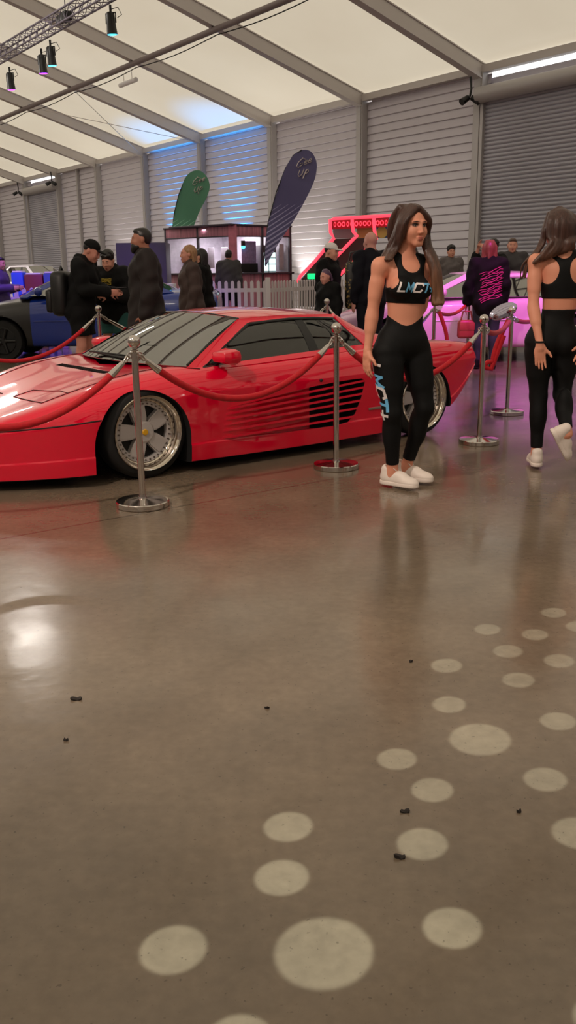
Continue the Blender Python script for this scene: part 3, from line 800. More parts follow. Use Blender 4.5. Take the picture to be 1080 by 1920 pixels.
# cabin
def patch(bot,top,n=10,m=6,bulge=0.,thick=.008,name='panel',mt=None,parent=None,bdir=None):
    def samp(L,k):
        L=[Vector(p) for p in L]; out=[]
        seg=len(L)-1
        if seg>=2:
            for q in range(k+1):
                t=q/k*seg; i=min(int(t),seg-1); f=t-i
                p0=L[max(i-1,0)];p1=L[i];p2=L[i+1];p3=L[min(i+2,seg)]
                out.append(.5*((2*p1)+(p2-p0)*f+(2*p0-5*p1+4*p2-p3)*f*f+(3*p1-p0-3*p2+p3)*f**3))
        else: out=[L[0].lerp(L[1],q/k) for q in range(k+1)]
        return out
    B=samp(bot,n);T=samp(top,n); nd=Vector(bdir) if bdir else (B[n]-B[0]).cross(T[n//2]-B[n//2]).normalized()
    G=[[B[j].lerp(T[j],i/m)+nd*bulge*4*(i/m)*(1-i/m)*(1 if bdir is None else 1) for j in range(n+1)] for i in range(m+1)]
    mb=MB(); mb.grid([[tuple(q) for q in r] for r in G]); o=mb.build(name,mt,parent or car,60)
    if thick:
        md=o.modifiers.new('t','SOLIDIFY'); md.thickness=thick; md.offset=0; bake(o); smooth(o.data,50)
    return o
def kp(*L): return [K(*p) for p in L]
wsB=[(.365,.765,.690),(.21,.50,.700),(.13,0,.706),(.21,-.50,.700),(.365,-.765,.690)]
wsT=[(.935,.545,.972),(.83,.32,1.000),(.80,0,1.010),(.83,-.32,1.000),(.935,-.545,.972)]
patch(kp(*wsB),kp(*wsT),16,8,0.018,.006,'windshield',M_glass,bdir=(-.35,0,.9))
rfM=[(1.05,.56,.985),(1.02,.32,1.022),(1.0,0,1.030),(1.02,-.32,1.022),(1.05,-.56,.985)]
rfR=[(1.80,.55,.972),(1.85,.32,.996),(1.86,0,1.004),(1.85,-.32,.996),(1.80,-.55,.972)]
def roof():
    rows=[]
    for i in range(13):
        t=i/12; row=[]
        for j in range(17):
            u=j/16*2-1; sF=.935-.135*(1-u*u); sR=1.81+.05*(1-u*u); s=sF+(sR-sF)*t
            hw=.545+.02*math.sin(PI*t); ze=.972+.016*math.sin(PI*min(1,t*1.1)); zc=1.010+.028*math.sin(PI*min(1,t*1.05+.02))-.006*t
            row.append(K(s,u*hw,ze+(zc-ze)*(1-abs(u)**2.4)))
        rows.append(row)
    mb=MB(); mb.grid(rows); o=mb.build('roof',M_red,car,60); md=o.modifiers.new('t','SOLIDIFY'); md.thickness=.02; md.offset=-1; bake(o); smooth(o.data,50)
roof()
for sd in (1,-1):
    f=lambda L:[K(s,w*sd,z) for s,w,z in L]
    # A-pillar, roof rail, rear sail panel
    patch(f([(.345,.79,.682),(.62,.68,.823),(.925,.555,.968)]),f([(.455,.815,.668),(.70,.715,.80),(1.01,.590,.944)]),12,3,.006*sd,.02,'windscreen_pillar',M_red)
    patch(f([(.925,.553,.968),(1.3,.578,.985),(1.81,.552,.970)]),f([(1.0,.592,.942),(1.35,.602,.955),(1.80,.592,.944)]),14,3,.006*sd,.02,'roof_rail',M_red)
    patch(f([(1.80,.590,.946),(1.84,.70,.85),(1.93,.82,.725)]),f([(1.83,.53,.970),(2.13,.63,.815),(2.55,.74,.735)]),12,5,.01*sd,.03,'rear_sail_panel',M_red)
    patch(f([(.40,.85,.655),(.9,.852,.676),(1.40,.855,.697),(1.95,.855,.715)]),f([(.45,.805,.676),(.9,.815,.703),(1.40,.815,.727),(1.95,.812,.748)]),16,2,0,.02,'door_sill_top',M_red)
    # glass
    patch(f([(.475,.808,.680),(.9,.812,.705),(1.385,.812,.728)]),f([(.98,.612,.922),(1.2,.606,.945),(1.405,.604,.951)]),12,6,.012*sd,.005,'door_window',M_glass2)
    patch(f([(1.47,.812,.730),(1.68,.81,.741),(1.885,.805,.750)]),f([(1.475,.604,.951),(1.62,.602,.949),(1.775,.600,.938)]),8,6,.012*sd,.005,'quarter_window',M_glass2)
    patch(f([(1.385,.812,.728),(1.47,.812,.73)]),f([(1.405,.602,.952),(1.475,.602,.952)]),2,4,.012*sd,.012,'door_pillar',M_black)
    # black window surround
    mb=MB(); 
    for L in ([(.462,.812,.672),(.70,.713,.797),(.985,.605,.935),(1.15,.604,.947),(1.35,.605,.957),(1.6,.603,.954),(1.785,.598,.942)],[(.462,.815,.674),(.9,.815,.699),(1.40,.815,.722),(1.9,.81,.744)],[(1.785,.598,.942),(1.83,.69,.86),(1.9,.808,.745)]):
        mb.tube(f(L),.012,8)
    mb.build('window_surround',M_black,car)
    mb=MB(); mb.tube(f([(.37,.765,.70),(.62,.672,.826),(.935,.553,.97)]),.008,6); mb.build('windscreen_trim',M_black,car)
    # mirror
    mm=MB(); c=Vector(K(.585,.915*sd,.752)); mm.box(c,(.15,.20,.105),bev=.042)
    o=mm.build('door_mirror',M_red,car); 
    for v in o.data.vertices:
        d=v.co-c
        if d.x<-.03: v.co.z=c.z+d.z*.8; v.co.y=c.y+d.y*.9
    mb=MB(); mb.tube([K(.575,.80*sd,.70),K(.58,.87*sd,.735)],[.022,.016],8); mb.build('mirror_stalk',M_black,o)
mb=MB(); mb.tube(kp((.945,.545,.975),(.86,.32,1.003),(.825,0,1.013),(.86,-.32,1.003),(.945,-.545,.975)),.008,6); mb.build('windscreen_trim',M_black,car)
# engine deck and rear window behind the cabin
patch(kp((1.83,.53,.968),(1.84,0,.99),(1.83,-.53,.968)),kp((1.98,.62,.745),(1.96,0,.75),(1.98,-.62,.745)),8,3,0,.008,'rear_window',M_glass)
mb=MB(); mb.box(K(2.0,0,.735),(.16,1.3,.012)); mb.build('engine_cover',M_dark,car)
# cabin interior
M_tan=mat('tan_leather',(126,74,58),.6); 
mb=MB(); P5=[K(.36,.76,.502),K(.10,0,.502),K(.36,-.76,.502),K(1.95,-.76,.502),K(1.95,.76,.502)]; mb.add(P5,[(0,1,2,3,4)]); mb.box(K(.48,0,.63),(.30,1.40,.10),bev=.03); mb.box(K(1.86,0,.65),(.05,1.4,.28)); mb.build('cabin_trim',M_dark,car)
for w in (.36,-.36):
    mb=MB(); Mx=Matrix.Translation(K(1.36,w,.70))@Matrix.Rotation(R(18),4,'Y'); q=MB(); q.box((0,0,0),(.13,.46,.46),bev=.05); mb.add(q.v,q.f,Mx); q=MB(); q.box((.0,0,.25),(.09,.26,.12),bev=.035); mb.add(q.v,q.f,Mx); mb.box(K(1.13,w,.54),(.46,.46,.10),bev=.04)
    mb.build('seat',M_tan,car)
mb=MB(); Mx=Matrix.Translation(K(.80,.36,.70))@Matrix.Rotation(R(-62),4,'Y'); mb.lathe([(.165,-.012),(.185,-.012),(.185,.012),(.165,.012)],28,Mx,closed=True); q=MB(); q.box((0,0,0),(.33,.03,.015)); q.box((.08,0,0),(.16,.03,.015),rot=PI/2); mb.add(q.v,q.f,Mx); mb.build('steering_wheel',M_black,car)
# wiper, lock, badge
mb=MB(); mb.tube(kp((.26,.44,.712),(.17,.22,.728),(.16,-.15,.74)),[.012,.01,.007],6); mb.tube(kp((.32,.55,.72),(.17,.10,.745),(.15,-.25,.745)),.007,6); mb.build('wiper',M_black,car)
mb=MB(); p=on_side(1.365,.537,.004); mb.ball(p,.013,12); mb.build('door_lock',M_black,car)
mb=MB(); p=on_side(1.90,.282,.003); mb.box(p,(.135,.006,.020),bev=.003); mb.build('badge',mat('brushed_badge',(178,150,140),.3,.9),car)
# front lip splitter line and wheel-well liners
for (s0,z0,r) in (FA,RA):
    for sd in (1,-1):
        mb=MB(); rows=[[K(s0+(r+.004)*math.cos(PI*k/24),w*sd,z0+(r+.004)*math.sin(PI*k/24)) for k in range(25)] for w in (.57,.88)]; mb.grid(rows); mb.add([K(s0+r*math.cos(PI*k/24),.57*sd,z0+r*math.sin(PI*k/24)) for k in range(25)]+[K(s0-r,.57*sd,.08),K(s0+r,.57*sd,.08)],[tuple(range(27))]); mb.build('wheel_well',M_dark,car)
# wheels
M_tyre=mat('tyre_rubber',(17,16,16),.75); M_lip=mat('polished_rim_lip',(214,204,190),.10,1.); M_face=mat('silver_rim_face',(196,190,188),.4,.4); M_bolt=mat('rim_bolt',(120,112,105),.3,1.)
def wheel(name,s0,w0,sd):
    wr=link(bpy.data.objects.new(name,None),car); wr.location=K(s0,w0*sd,.302); wr.rotation_euler=(PI/2*sd,0,0) if sd>0 else (-PI/2,0,0)
    # local +z points outwards
    t=MB(); t.lathe([(.225,-.20),(.285,-.205),(.300,-.17),(.302,-.10),(.301,-.05),(.292,-.022),(.262,-.004),(.243,-.004),(.236,-.03),(.225,-.1)],56); t.build('tyre',M_tyre,wr,50)
    l=MB(); l.lathe([(.226,-.20),(.226,-.10),(.229,-.02),(.240,-.004),(.246,.004),(.243,.009),(.232,.006),(.222,-.012),(.214,-.03),(.211,-.05),(.200,-.056),(.196,-.075),(.187,-.080),(.186,-.20)],64); l.build('rim_lip',M_lip,wr,50)
    # five broad tapering spokes
    f=MB(); 
    for k in range(5):
        a0=2*PI*k/5+.56
        def pol(r,a): return (r*math.cos(a0+a),r*math.sin(a0+a))
        poly=[pol(.055,-.62),pol(.098,-.50),pol(.188,-.31),pol(.190,0),pol(.188,.31),pol(.098,.50),pol(.055,.62)]
        prof=[(0,-.038),(1,-.066)]
        f.prism(poly,-.10,-.062)
        f.prism([pol(.05,-.5),pol(.10,-.42),pol(.180,-.25),pol(.180,.25),pol(.10,.42),pol(.05,.5)],-.064,-.056)
    f.lathe([(.199,-.058),(.199,-.10),(.172,-.10),(.172,-.062)],56,closed=True)
    f.lathe([(0,-.045),(.06,-.046),(.072,-.056),(.075,-.10)],36); f.build('spoke_face',M_face,wr,30)
    b=MB()
    for k in range(36): a=2*PI*k/36; b.cyl((.1855*math.cos(a),.1855*math.sin(a),-.064),(.1855*math.cos(a),.1855*math.sin(a),-.050),.0055,6)
    b.build('rim_bolts',M_bolt,wr)
    c=MB(); c.lathe([(0,-.036),(.017,-.037),(.020,-.040),(.021,-.05)],28); c.build('centre_cap',mat('yellow_cap',(214,160,30),.35),wr)
    h=MB(); h.lathe([(.0,-.13),(.18,-.13)],40); h.build('brake_disc',M_dark,wr)
wheel('wheel',-.018,.895,1); wheel('wheel',2.455,.945,1); wheel('wheel',-.018,.895,-1); wheel('wheel',2.455,.945,-1)
# ------------------------------------------------------------------ the hall (a long marquee with panel walls)
CAMP = Vector((0,0,1.31))
TH = R(35.4); D_ = Vector((-math.sin(TH),math.cos(TH),0)); N_ = Vector((math.cos(TH),math.sin(TH),0))
def G(a,q,z): return D_*a+N_*q+Vector((0,0,z))       # a along the side wall, q towards it
WM = Matrix((D_,N_,Vector((0,0,1)))).transposed().to_4x4()   # local x along the wall, y into it
def struct(name,mb,m,ang=30):
    o=mb.build(name,m,None,ang); o['kind']='structure'; return o
def wbox(mb,a,q,z,da,dq,dz):
    b=MB(); b.box((a,q,z),(da,dq,dz)); mb.add(b.v,b.f,WM); return mb
M_floor = mat('polished_concrete',(120,105,92),.2)
def floor_mat():
    nt=M_floor.node_tree; b=nt.nodes['Principled BSDF']; L=nt.links.new
    tc=nt.nodes.new('ShaderNodeTexCoord')
    def noise(sc,det,rough=.55): 
        n=nt.nodes.new('ShaderNodeTexNoise'); n.inputs['Scale'].default_value=sc; n.inputs['Detail'].default_value=det; n.inputs['Roughness'].default_value=rough; L(tc.outputs['Object'],n.inputs['Vector']); return n.outputs['Fac']
    def rng(v,a,b_,c,d):
        m=nt.nodes.new('ShaderNodeMapRange'); L(v,m.inputs['Value'])
        for k,x in zip(('From Min','From Max','To Min','To Max'),(a,b_,c,d)): m.inputs[k].default_value=x
        return m.outputs[0]
    def math_(op,a,b_=None):
        m=nt.nodes.new('ShaderNodeMath'); m.operation=op
        for i,x in enumerate((a,b_)):
            if x is None: continue
            if isinstance(x,(int,float)): m.inputs[i].default_value=x
            else: L(x,m.inputs[i])
        return m.outputs[0]
    cr=nt.nodes.new('ShaderNodeValToRGB'); cr.color_ramp.elements[0].position=.3; cr.color_ramp.elements[1].position=.72
    cr.color_ramp.elements[0].color=(*lin((103,89,75)),1); cr.color_ramp.elements[1].color=(*lin((132,116,98)),1)
    L(noise(.9,7,.62),cr.inputs[0])
    fine=rng(noise(28,5),.3,.7,.9,1.1); blot=rng(noise(3.1,4,.7),.35,.75,1.06,.86); spk=rng(noise(75,2),.28,.33,.62,1.)
    v=math_('MULTIPLY',math_('MULTIPLY',fine,blot),spk)
    # saw-cut joint between two slabs
    sx=nt.nodes.new('ShaderNodeSeparateXYZ'); L(tc.outputs['Object'],sx.inputs[0])
    j=math_('ABSOLUTE',math_('ADD',math_('MULTIPLY',sx.outputs[0],-.588),math_('ADD',math_('MULTIPLY',sx.outputs[1],.809),-4.456)))
    jn=rng(j,.004,.009,.45,1.); v=math_('MULTIPLY',v,jn)
    mx=nt.nodes.new('ShaderNodeMixRGB'); mx.blend_type='MULTIPLY'; mx.inputs[0].default_value=1; L(cr.outputs[0],mx.inputs[1]); L(v,mx.inputs[2]); L(mx.outputs[0],b.inputs['Base Color'])
    L(rng(noise(1.7,5,.6),.3,.7,.11,.25),b.inputs['Roughness']); b.inputs['Specular IOR Level'].default_value=.62
    bp=nt.nodes.new('ShaderNodeBump'); bp.inputs['Strength'].default_value=.06; bp.inputs['Distance'].default_value=.02; L(noise(6,3),bp.inputs['Height']); L(bp.outputs[0],b.inputs['Normal'])
floor_mat()
mb=MB(); b=MB(); b.box((25,0,-.1),(104,44,.2)); mb.add(b.v,b.f,WM); struct('floor',mb,M_floor)
M_panel=mat('white_wall_panel',(198,193,202),.4); M_alu=mat('grey_aluminium_frame',(172,168,168),.45,.15); M_beam=mat('painted_aluminium_beam',(192,186,184),.5,.1)
M_shut=mat('grey_roller_slats',(166,165,176),.42,.05); M_fab=bpy.data.materials.new('cream_roof_fabric'); M_fab.use_nodes=True
def fabric():
    nt=M_fab.node_tree; nt.nodes.clear(); o=nt.nodes.new('ShaderNodeOutputMaterial'); t=nt.nodes.new('ShaderNodeBsdfTranslucent'); d=nt.nodes.new('ShaderNodeBsdfDiffuse'); a=nt.nodes.new('ShaderNodeMixShader')
    t.inputs[0].default_value=(.66,.60,.50,1); d.inputs[0].default_value=(.66,.62,.56,1); a.inputs[0].default_value=.5
    tc=nt.nodes.new('ShaderNodeTexCoord'); n=nt.nodes.new('ShaderNodeTexNoise'); n.inputs['Scale'].default_value=.22; n.inputs['Detail'].default_value=4; nt.links.new(tc.outputs['Object'],n.inputs['Vector'])
    cr=nt.nodes.new('ShaderNodeValToRGB'); cr.color_ramp.elements[0].color=(.66,.58,.45,1); cr.color_ramp.elements[1].color=(.73,.655,.52,1); cr.color_ramp.elements[0].position=.3; cr.color_ramp.elements[1].position=.7
    nt.links.new(n.outputs['Fac'],cr.inputs[0]); nt.links.new(cr.outputs[0],t.inputs[0])
    nt.links.new(d.outputs[0],a.inputs[1]); nt.links.new(t.outputs[0],a.inputs[2]); nt.links.new(a.outputs[0],o.inputs[0])
fabric()
A0,A1,EV=-26.33,78.67,6.5
SL=.2977; RIDGE=EV+SL*20
# side wall with lapped boards
def boards(mb,a0,a1,q,z0,z1,step,depth,lip):
    P=[];z=z0;n=0
    while z<z1-.01:
        P+= [(q-depth,z+lip*.2),(q-depth*.75,z+step*.45),(q-.004,z+step-lip),(q+.006,z+step-lip*.55),(q-depth*.6,z+step)]; z+=step
    vs=[];
    for a in (a0,a1): vs+=[tuple(G(a,p,zz)) for p,zz in P]
    k=len(P); mb.add(vs,[(i,i+1,k+i+1,k+i) for i in range(k-1)])
COLS=[18.67+5*k for k in range(-9,13)]
mb=MB(); 
def bay(a0,a1):
    boards(mb,a0,a1-.34,20.0,0,6.36,.235,.035,.028); boards(mb,a1-.34,a1,20.0,0,6.30,.235,.035,.028)
_c=[A0]+[c for c in COLS if A0<c<A1]+[A1]
for a0,a1 in zip(_c,_c[1:]):
    if abs(a0-13.67)<.1 or abs(a0-48.67)<.1: continue
    bay(a0,a1)
boards(mb,13.5,13.95,20.,0,6.3,.235,.035,.028); boards(mb,18.4,18.7,20.,0,6.3,.235,.035,.028); boards(mb,48.5,48.8,20.,0,6.3,.235,.035,.028); boards(mb,53.0,53.7,20.,0,6.3,.235,.035,.028)
for a0,a1 in ((13.7,18.67),(48.4,53.4)): wbox(mb,(a0+a1)/2,20.06,6.0,a1-a0,.05,.5)
struct('wall_back',mb,M_panel,25)
mb=MB(); wbox(mb,(A0+A1)/2,-20,3.2,A1-A0,.1,6.4); struct('wall_opposite',mb,M_panel)
for nm,a in (('wall_far',A1),('wall_near',A0)):
    mb=MB(); vs=[G(a,-20,0),G(a,20,0),G(a,20,EV),G(a,0,RIDGE),G(a,-20,EV)]; mb.add([tuple(v) for v in vs],[(0,1,2,3,4)]); struct(nm,mb,M_panel)
for i,a in enumerate(COLS):
    mb=MB(); wbox(mb,a,19.86,3.2,.30,.22,6.4); wbox(mb,a,19.74,3.2,.20,.03,6.4); struct('trim_%d'%(i+1),mb,M_alu)
mb=MB(); wbox(mb,46.2,19.9,3.2,.16,.14,6.4); struct('trim_40',mb,M_alu)
mb=MB(); wbox(mb,(A0+A1)/2,19.86,6.47,A1-A0,.22,.19); struct('trim_41',mb,M_beam)
mb=MB(); wbox(mb,(A0+A1)/2,-19.86,6.47,A1-A0,.22,.19); struct('trim_42',mb,M_beam)
# fabric roof, slightly slack between the rafters
def roofside(sg,name):
    mb=MB(); n=4
    aa=[A0]+[c for c in COLS if A0<c<A1]+[A1]; av=[]
    for x,y in zip(aa,aa[1:]): av+=[x+(y-x)*k/n for k in range(n)]
    av.append(aa[-1]); 
    rows=[]
    for a in av:
        f=min(abs(a-c) for c in aa); sag=-.10*min(1,f/2.5)**.8
        rows.append([tuple(G(a,sg*q,EV+.12+SL*(20-q)+sag*math.sin(PI*min(1,max(0,q/20))))) for q in (20.25,19,15,10,5,0)])
    mb.grid(rows); o=struct(name,mb,M_fab,60)
roofside(1,'ceiling'); roofside(-1,'ceiling_opposite')
for i,a in enumerate(COLS):
    mb=MB()
    for sg in (1,-1):
        L=20/math.cos(math.atan(SL)); rot=Matrix.Rotation(-math.atan(SL)*sg,4,'X'); b=MB(); b.box((0,0,0),(.20,L+.3,.36)); b.box((0,0,-.19),(.26,L+.3,.03)); b.box((0,0,.17),(.26,L+.3,.03))
        mb.add(b.v,b.f,WM@Matrix.Translation((a,10*sg,EV+SL*10-.13))@rot)
    struct('trim_%d'%(50+i),mb,M_beam)
# long round purlin under the rafters, its hangers and a slack cable beside it
mb=MB(); mb.cyl(G(A0,14.45,7.72),G(A1,14.45,7.72),.085,14)
for a in COLS: wbox(mb,a,14.45,7.86,.14,.14,.22)
struct('trim_80',mb,mat('dark_tube',(122,110,110),.5,.3))
mb=MB(); pts=[]
for a0,a1 in zip(COLS[1:-1],COLS[2:-1]):
    for k in range(8): t=k/8; pts.append(G(a0+(a1-a0)*t,14.60,7.64-.09*math.sin(PI*t)))
mb.tube(pts,.014,6); o=mb.build('cable',M_dark); tag(o,'thin dark cable slung along the round roof tube','cable')
# wind-bracing wires
mb=MB()
for (a,q,b_,p) in ((33.67,14.4,38.5,19.6),(38.6,14.4,33.8,19.6)): mb.cyl(G(a,q,EV+SL*(20-q)-.3),G(b_,p,EV+SL*(20-p)-.3),.012,5)
o=mb.build('bracing_wire',M_beam); tag(o,'crossed bracing wires under the cream roof far down the hall','wire')
# roller doors
def roller(name,a0,a1,slat,ztop):
    r=link(bpy.data.objects.new(name,None)); r['kind']='structure'; r.location=(0,0,0)
    mb=MB(); vs=[];P=[];z=0
    while z<ztop: P+=[(19.84,z),(19.815,z+slat*.3),(19.82,z+slat*.7),(19.855,z+slat*.9)]; z+=slat
    for a in (a0,a1): vs+=[tuple(G(a,p,zz)) for p,zz in P]
    k=len(P); mb.add(vs,[(i,i+1,k+i+1,k+i) for i in range(k-1)]); mb.build('curtain',M_shut,r,60)
    mb=MB(); mb.cyl(G(a0-.1,19.66,ztop+.18),G(a1+.1,19.66,ztop+.18),.21,24); mb.build('coil_housing',M_alu,r)
    for a in (a0-.04,a1+.04): mb=MB(); wbox(mb,a,19.8,ztop/2,.10,.14,ztop); mb.build('guide_rail',M_alu,r)
roller('door_1',13.9,18.45,.105,5.62); roller('door_2',48.7,53.1,.105,5.6)
# security cameras by the doors
def seccam(a,q,z,label):
    t=thing('security_camera',label,'camera',G(a,q,z))
    mb=MB(); mb.tube([(0,0,.55),(.03,0,.25),(0,0,.06)],.03,8); mb.build('bracket',M_black,t)
    for s in (-1,1):
        b=MB(); b.tube([Vector((.05*s,0,.03)),Vector((.24*s,-.12,-.10))],[.075,.095],14); b.build('camera_body',M_black,t)
seccam(18.72,19.5,5.72,'small black twin camera hanging beside the big grey roller door'); seccam(53.6,19.4,5.75,'small black twin camera beside the far roller door'); seccam(48.5,19.4,5.9,'small black twin camera on the near edge of the far roller door')
# tube lamp under the purlin
t=thing('tube_lamp','white tube lamp fitting hanging beside the round roof tube','lamp',G(29.9,14.9,7.42)); mb=MB(); mb.cyl(D_*-.6,D_*.6,.075,12); mb.build('diffuser',M_white,t); mb=MB(); mb.cyl(D_*.3,D_*.3+Vector((0,0,.3)),.01,6); mb.cyl(D_*-.3,D_*-.3+Vector((0,0,.3)),.01,6); mb.build('hanger',M_beam,t)
# lighting truss with par cans
M_truss=mat('truss_aluminium',(112,104,118),.4,.4)
t=thing('lighting_truss','silver lattice lighting truss below the cream roof','truss',(0,0,0))
TQ,TZ=10.35,7.62
CH=[(TQ-.15,TZ+.15),(TQ+.15,TZ+.15),(TQ-.15,TZ-.15),(TQ+.15,TZ-.15)]
for q,z in CH: mb=MB(); mb.cyl(G(-8,q,z),G(44,q,z),.025,8); mb.build('chord',M_truss,t)
mb=MB()
a=-8
while a<44:
    for (p,r) in ((0,1),(2,3),(0,2),(1,3)):
        mb.cyl(G(a,*CH[p]),G(a+.25,*CH[r]),.011,5); mb.cyl(G(a+.25,*CH[r]),G(a+.5,*CH[p]),.011,5)
    a+=.5
mb.build('lattice',M_truss,t)
t2=thing('chain_hoist','dark hoist motor hanging inside the lighting truss','hoist',G(24.1,TQ,TZ)); mb=MB(); mb.box((0,0,0),(.40,.22,.22),rot=TH+PI/2,bev=.04); mb.box(tuple(D_*.36),(.3,.16,.18),rot=TH+PI/2,bev=.03); mb.build('motor',M_black,t2); mb=MB(); mb.cyl((0,0,0),(0,0,1.3),.014,6); mb.build('chain',M_black,t2)
# ------------------------------------------------------------------ rope barrier
M_velvet=mat('red_velvet',(188,4,24),.75,sheen=.08,noise=.12,nscale=40)
def stanchion(loc,label):
    t=thing('stanchion',label,'stanchion',loc)
    mb=MB(); mb.lathe([(.0,0),(.150,0),(.154,.004),(.154,.030),(.150,.035),(.06,.043),(.026,.047),(.024,.056),(.0,.056)],48); mb.build('base',M_steel,t,30)
    mb=MB(); mb.lathe([(.019,.05),(.019,.86),(.0,.86)],20); mb.build('pole',M_steel,t)
    mb=MB(); mb.lathe([(.0,.845),(.026,.845),(.026,.88),(.020,.885),(.020,.893),(.013,.897),(.013,.905),(.019,.909),(.0,.91)],24)
    for k in range(4):
        a=PI/4+k*PI/2; c=Vector((.036*math.cos(a),.036*math.sin(a),.865)); mb.tube([c+Vector((.012*math.cos(q)*math.cos(a),.012*math.cos(q)*math.sin(a),.012*math.sin(q))) for q in [2*PI*j/10 for j in range(11)]],.0035,6)
    mb.build('rope_collar',M_steel,t,30)
    mb=MB(); mb.ball((0,0,.938),.036,28); mb.build('ball_finial',M_steel,t,60)
    return t
def rope(a,b,sag,label,ends=(True,True),r=.0205,z=.862,bias=.5):
    A_,B_=Vector(a),Vector(b); A_.z+=z; B_.z+=z; h=(B_-A_); h.z=0; h.normalize(); A_+=h*.03; B_-=h*.03
    n=36; P=[]
    for k in range(n+1):
        t=k/n; P.append(A_.lerp(B_,t)-Vector((0,0,sag*4*t*(1-t))))
    t_=thing('velvet_rope',label,'rope',P[0].copy()); o=P[0]
    ia=3 if ends[0] else 0; ib=n-3 if ends[1] else n
    mb=MB(); mb.tube([p-o for p in P[ia:ib+1]],r,12); mb.build('velvet_sleeve',M_velvet,t_,60)
    for e,(i0,i1,i2) in ((0,(0,1,3)),(1,(n,n-1,n-3))):
        if not ends[e]: continue
        mb=MB(); mb.tube([P[i1]-o,P[i2]-o],[.014,.0225],14); mb.tube([P[i0]-o,P[i0].lerp(P[i1],.5)-o+Vector((0,0,.014)),P[i1]-o],.006,8); mb.tube([P[i0]-o,P[i0].lerp(P[i1],.5)-o-Vector((0,0,.014)),P[i1]-o],.006,8); mb.build('snap_hook',M_steel,t_,60)
    return t_
S1=(-.84,5.088,0);S2=(.332,6.062,0);S3=(1.48,6.895,0);S4=(2.033,8.328,0);S5=(-1.97,9.776,0);S6=(1.632,10.173,0);S7=(.499,11.187,0);S8=(2.50,12.66,0);S9=(3.3,11.4,0);S0=(-2.1,4.42,0);S10=(-3.55,8.95,0)
stanchion(S1,'chrome rope stanchion standing before the front wheel of the red coupe')
stanchion(S2,'chrome rope stanchion before the side strakes of the red coupe')
stanchion(S3,'chrome rope stanchion just past the tail of the red coupe')
stanchion(S4,'chrome rope stanchion beside the woman walking away')
stanchion(S5,'chrome rope stanchion behind the bonnet, before the boy in green shorts')
stanchion(S6,'chrome rope stanchion before the pink lit car bonnet')
stanchion(S7,'chrome rope stanchion whose ball shows just above the red roof')
stanchion(S8,'chrome rope stanchion hidden behind the small red bag')
stanchion(S9,'chrome rope stanchion seen between the legs of the woman walking away')
rope(S0,S1,.34,'red velvet rope sagging before the nose of the red coupe',(True,True))
rope(S1,S2,.31,'red velvet rope hanging between front wheel and side strakes of the coupe')
rope(S2,S3,.31,'red velvet rope passing behind the woman in the crop top')
rope(S3,S4,.07,'short red velvet rope between the two stanchions near the woman walking away')
rope(S4,S9,.10,'red velvet rope running behind the waist of the woman walking away')
rope(S10,S5,.42,'red velvet rope sagging behind the bonnet before the blue car')
rope(S5,S7,.45,'red velvet rope dipping behind the red car windscreen')
rope(S7,S6,.40,'red velvet rope behind the red car roof')
rope(S6,S8,.10,'red velvet rope across the flank of the pink lit car')
# loose ropes hanging from a collar
def hang(at,drop,label,loop=.0,dx=.1):
    A_=Vector(at)+Vector((0,0,.85)); P=[A_+Vector((dx*math.sin(k/14*1.4),-.02*k/14,-drop*(k/14))) for k in range(15)]
    if loop: P+=[P[-1]+Vector((-loop*math.sin(q),0,-loop*.5*(1-math.cos(q)))) for q in (.6,1.2,1.8,2.4,3.0)]; P+=[P[-1]+Vector((.02*k,.0,.06*k)) for k in range(1,6)]
    t=thing('velvet_rope',label,'rope',A_); mb=MB(); mb.tube([p-A_ for p in P],.022,10); mb.build('velvet_sleeve',M_velvet,t,60); mb=MB(); mb.tube([(0,0,.02),(0,0,-.03)],.018,10); mb.build('snap_hook',M_steel,t)
hang((S4[0]-.04,S4[1]-.05,0),.36,'loose red velvet rope hanging in a loop from a stanchion',.07,-.13)
hang((S6[0]+.05,S6[1],0),.33,'loose red velvet rope hanging straight down before the pink lit car',0,.10)
# oval silver plate on the stanchion top
t=thing('sign_plate','tilted oval silver plate standing at a stanchion top','plate',(S4[0]-.065,S4[1]+.05,.925)); mb=MB(); mb.ball((0,0,0),.085,28,(1.55,.12,.78)); o=mb.build('plate',mat('mirror_plate',(190,185,205),.08,1.),t,60); o.rotation_euler=(R(-12),R(-24),0)
mb=MB(); mb.cyl((.06,-.01,-.06),(.06,-.04,-.09),.006,6); mb.build('clip',M_steel,t)
# scraps on the floor
M_scrap=mat('dark_scrap',(40,32,28),.8)
for i,(x,y,s,l) in enumerate(((-.679,2.628,.026,'flat dark scrap on the bare floor, widest of the scraps'),(-.65,2.368,.012,'tiny dark speck on the floor nearest the widest scrap'),(-.073,2.554,.012,'tiny dark speck on the floor midway to the light spots'),(.284,1.99,.020,'dark curled scrap above the lit spot it nearly touches'),(.248,1.81,.022,'dark curled scrap lying on the rim of a lit spot'),(.565,1.982,.009,'tiny dark speck right of the curled scraps'),(.416,2.88,.010,'tiny dark speck near the farther lit spots'))):
    mb=MB(); rr=random.Random(i); n=9; s*=.72; ring=[(s*(.6+.5*rr.random())*math.cos(2*PI*k/n),s*.55*(.6+.5*rr.random())*math.sin(2*PI*k/n)) for k in range(n)]
    vs=[(0,0,.006)]+[(p[0],p[1],.001+.010*rr.random()) for p in ring]+[(p[0]*.9,p[1]*.9,.0) for p in ring]
    mb.add(vs,[(0,1+k,1+(k+1)%n) for k in range(n)]+[(1+k,1+n+k,1+n+(k+1)%n,1+(k+1)%n) for k in range(n)]+[tuple(range(n+n,n,-1))])
    o=mb.build('floor_scrap',M_scrap,None,30); o.location=(x,y,.0); tag(o,l,'scrap',group='scraps on the floor')
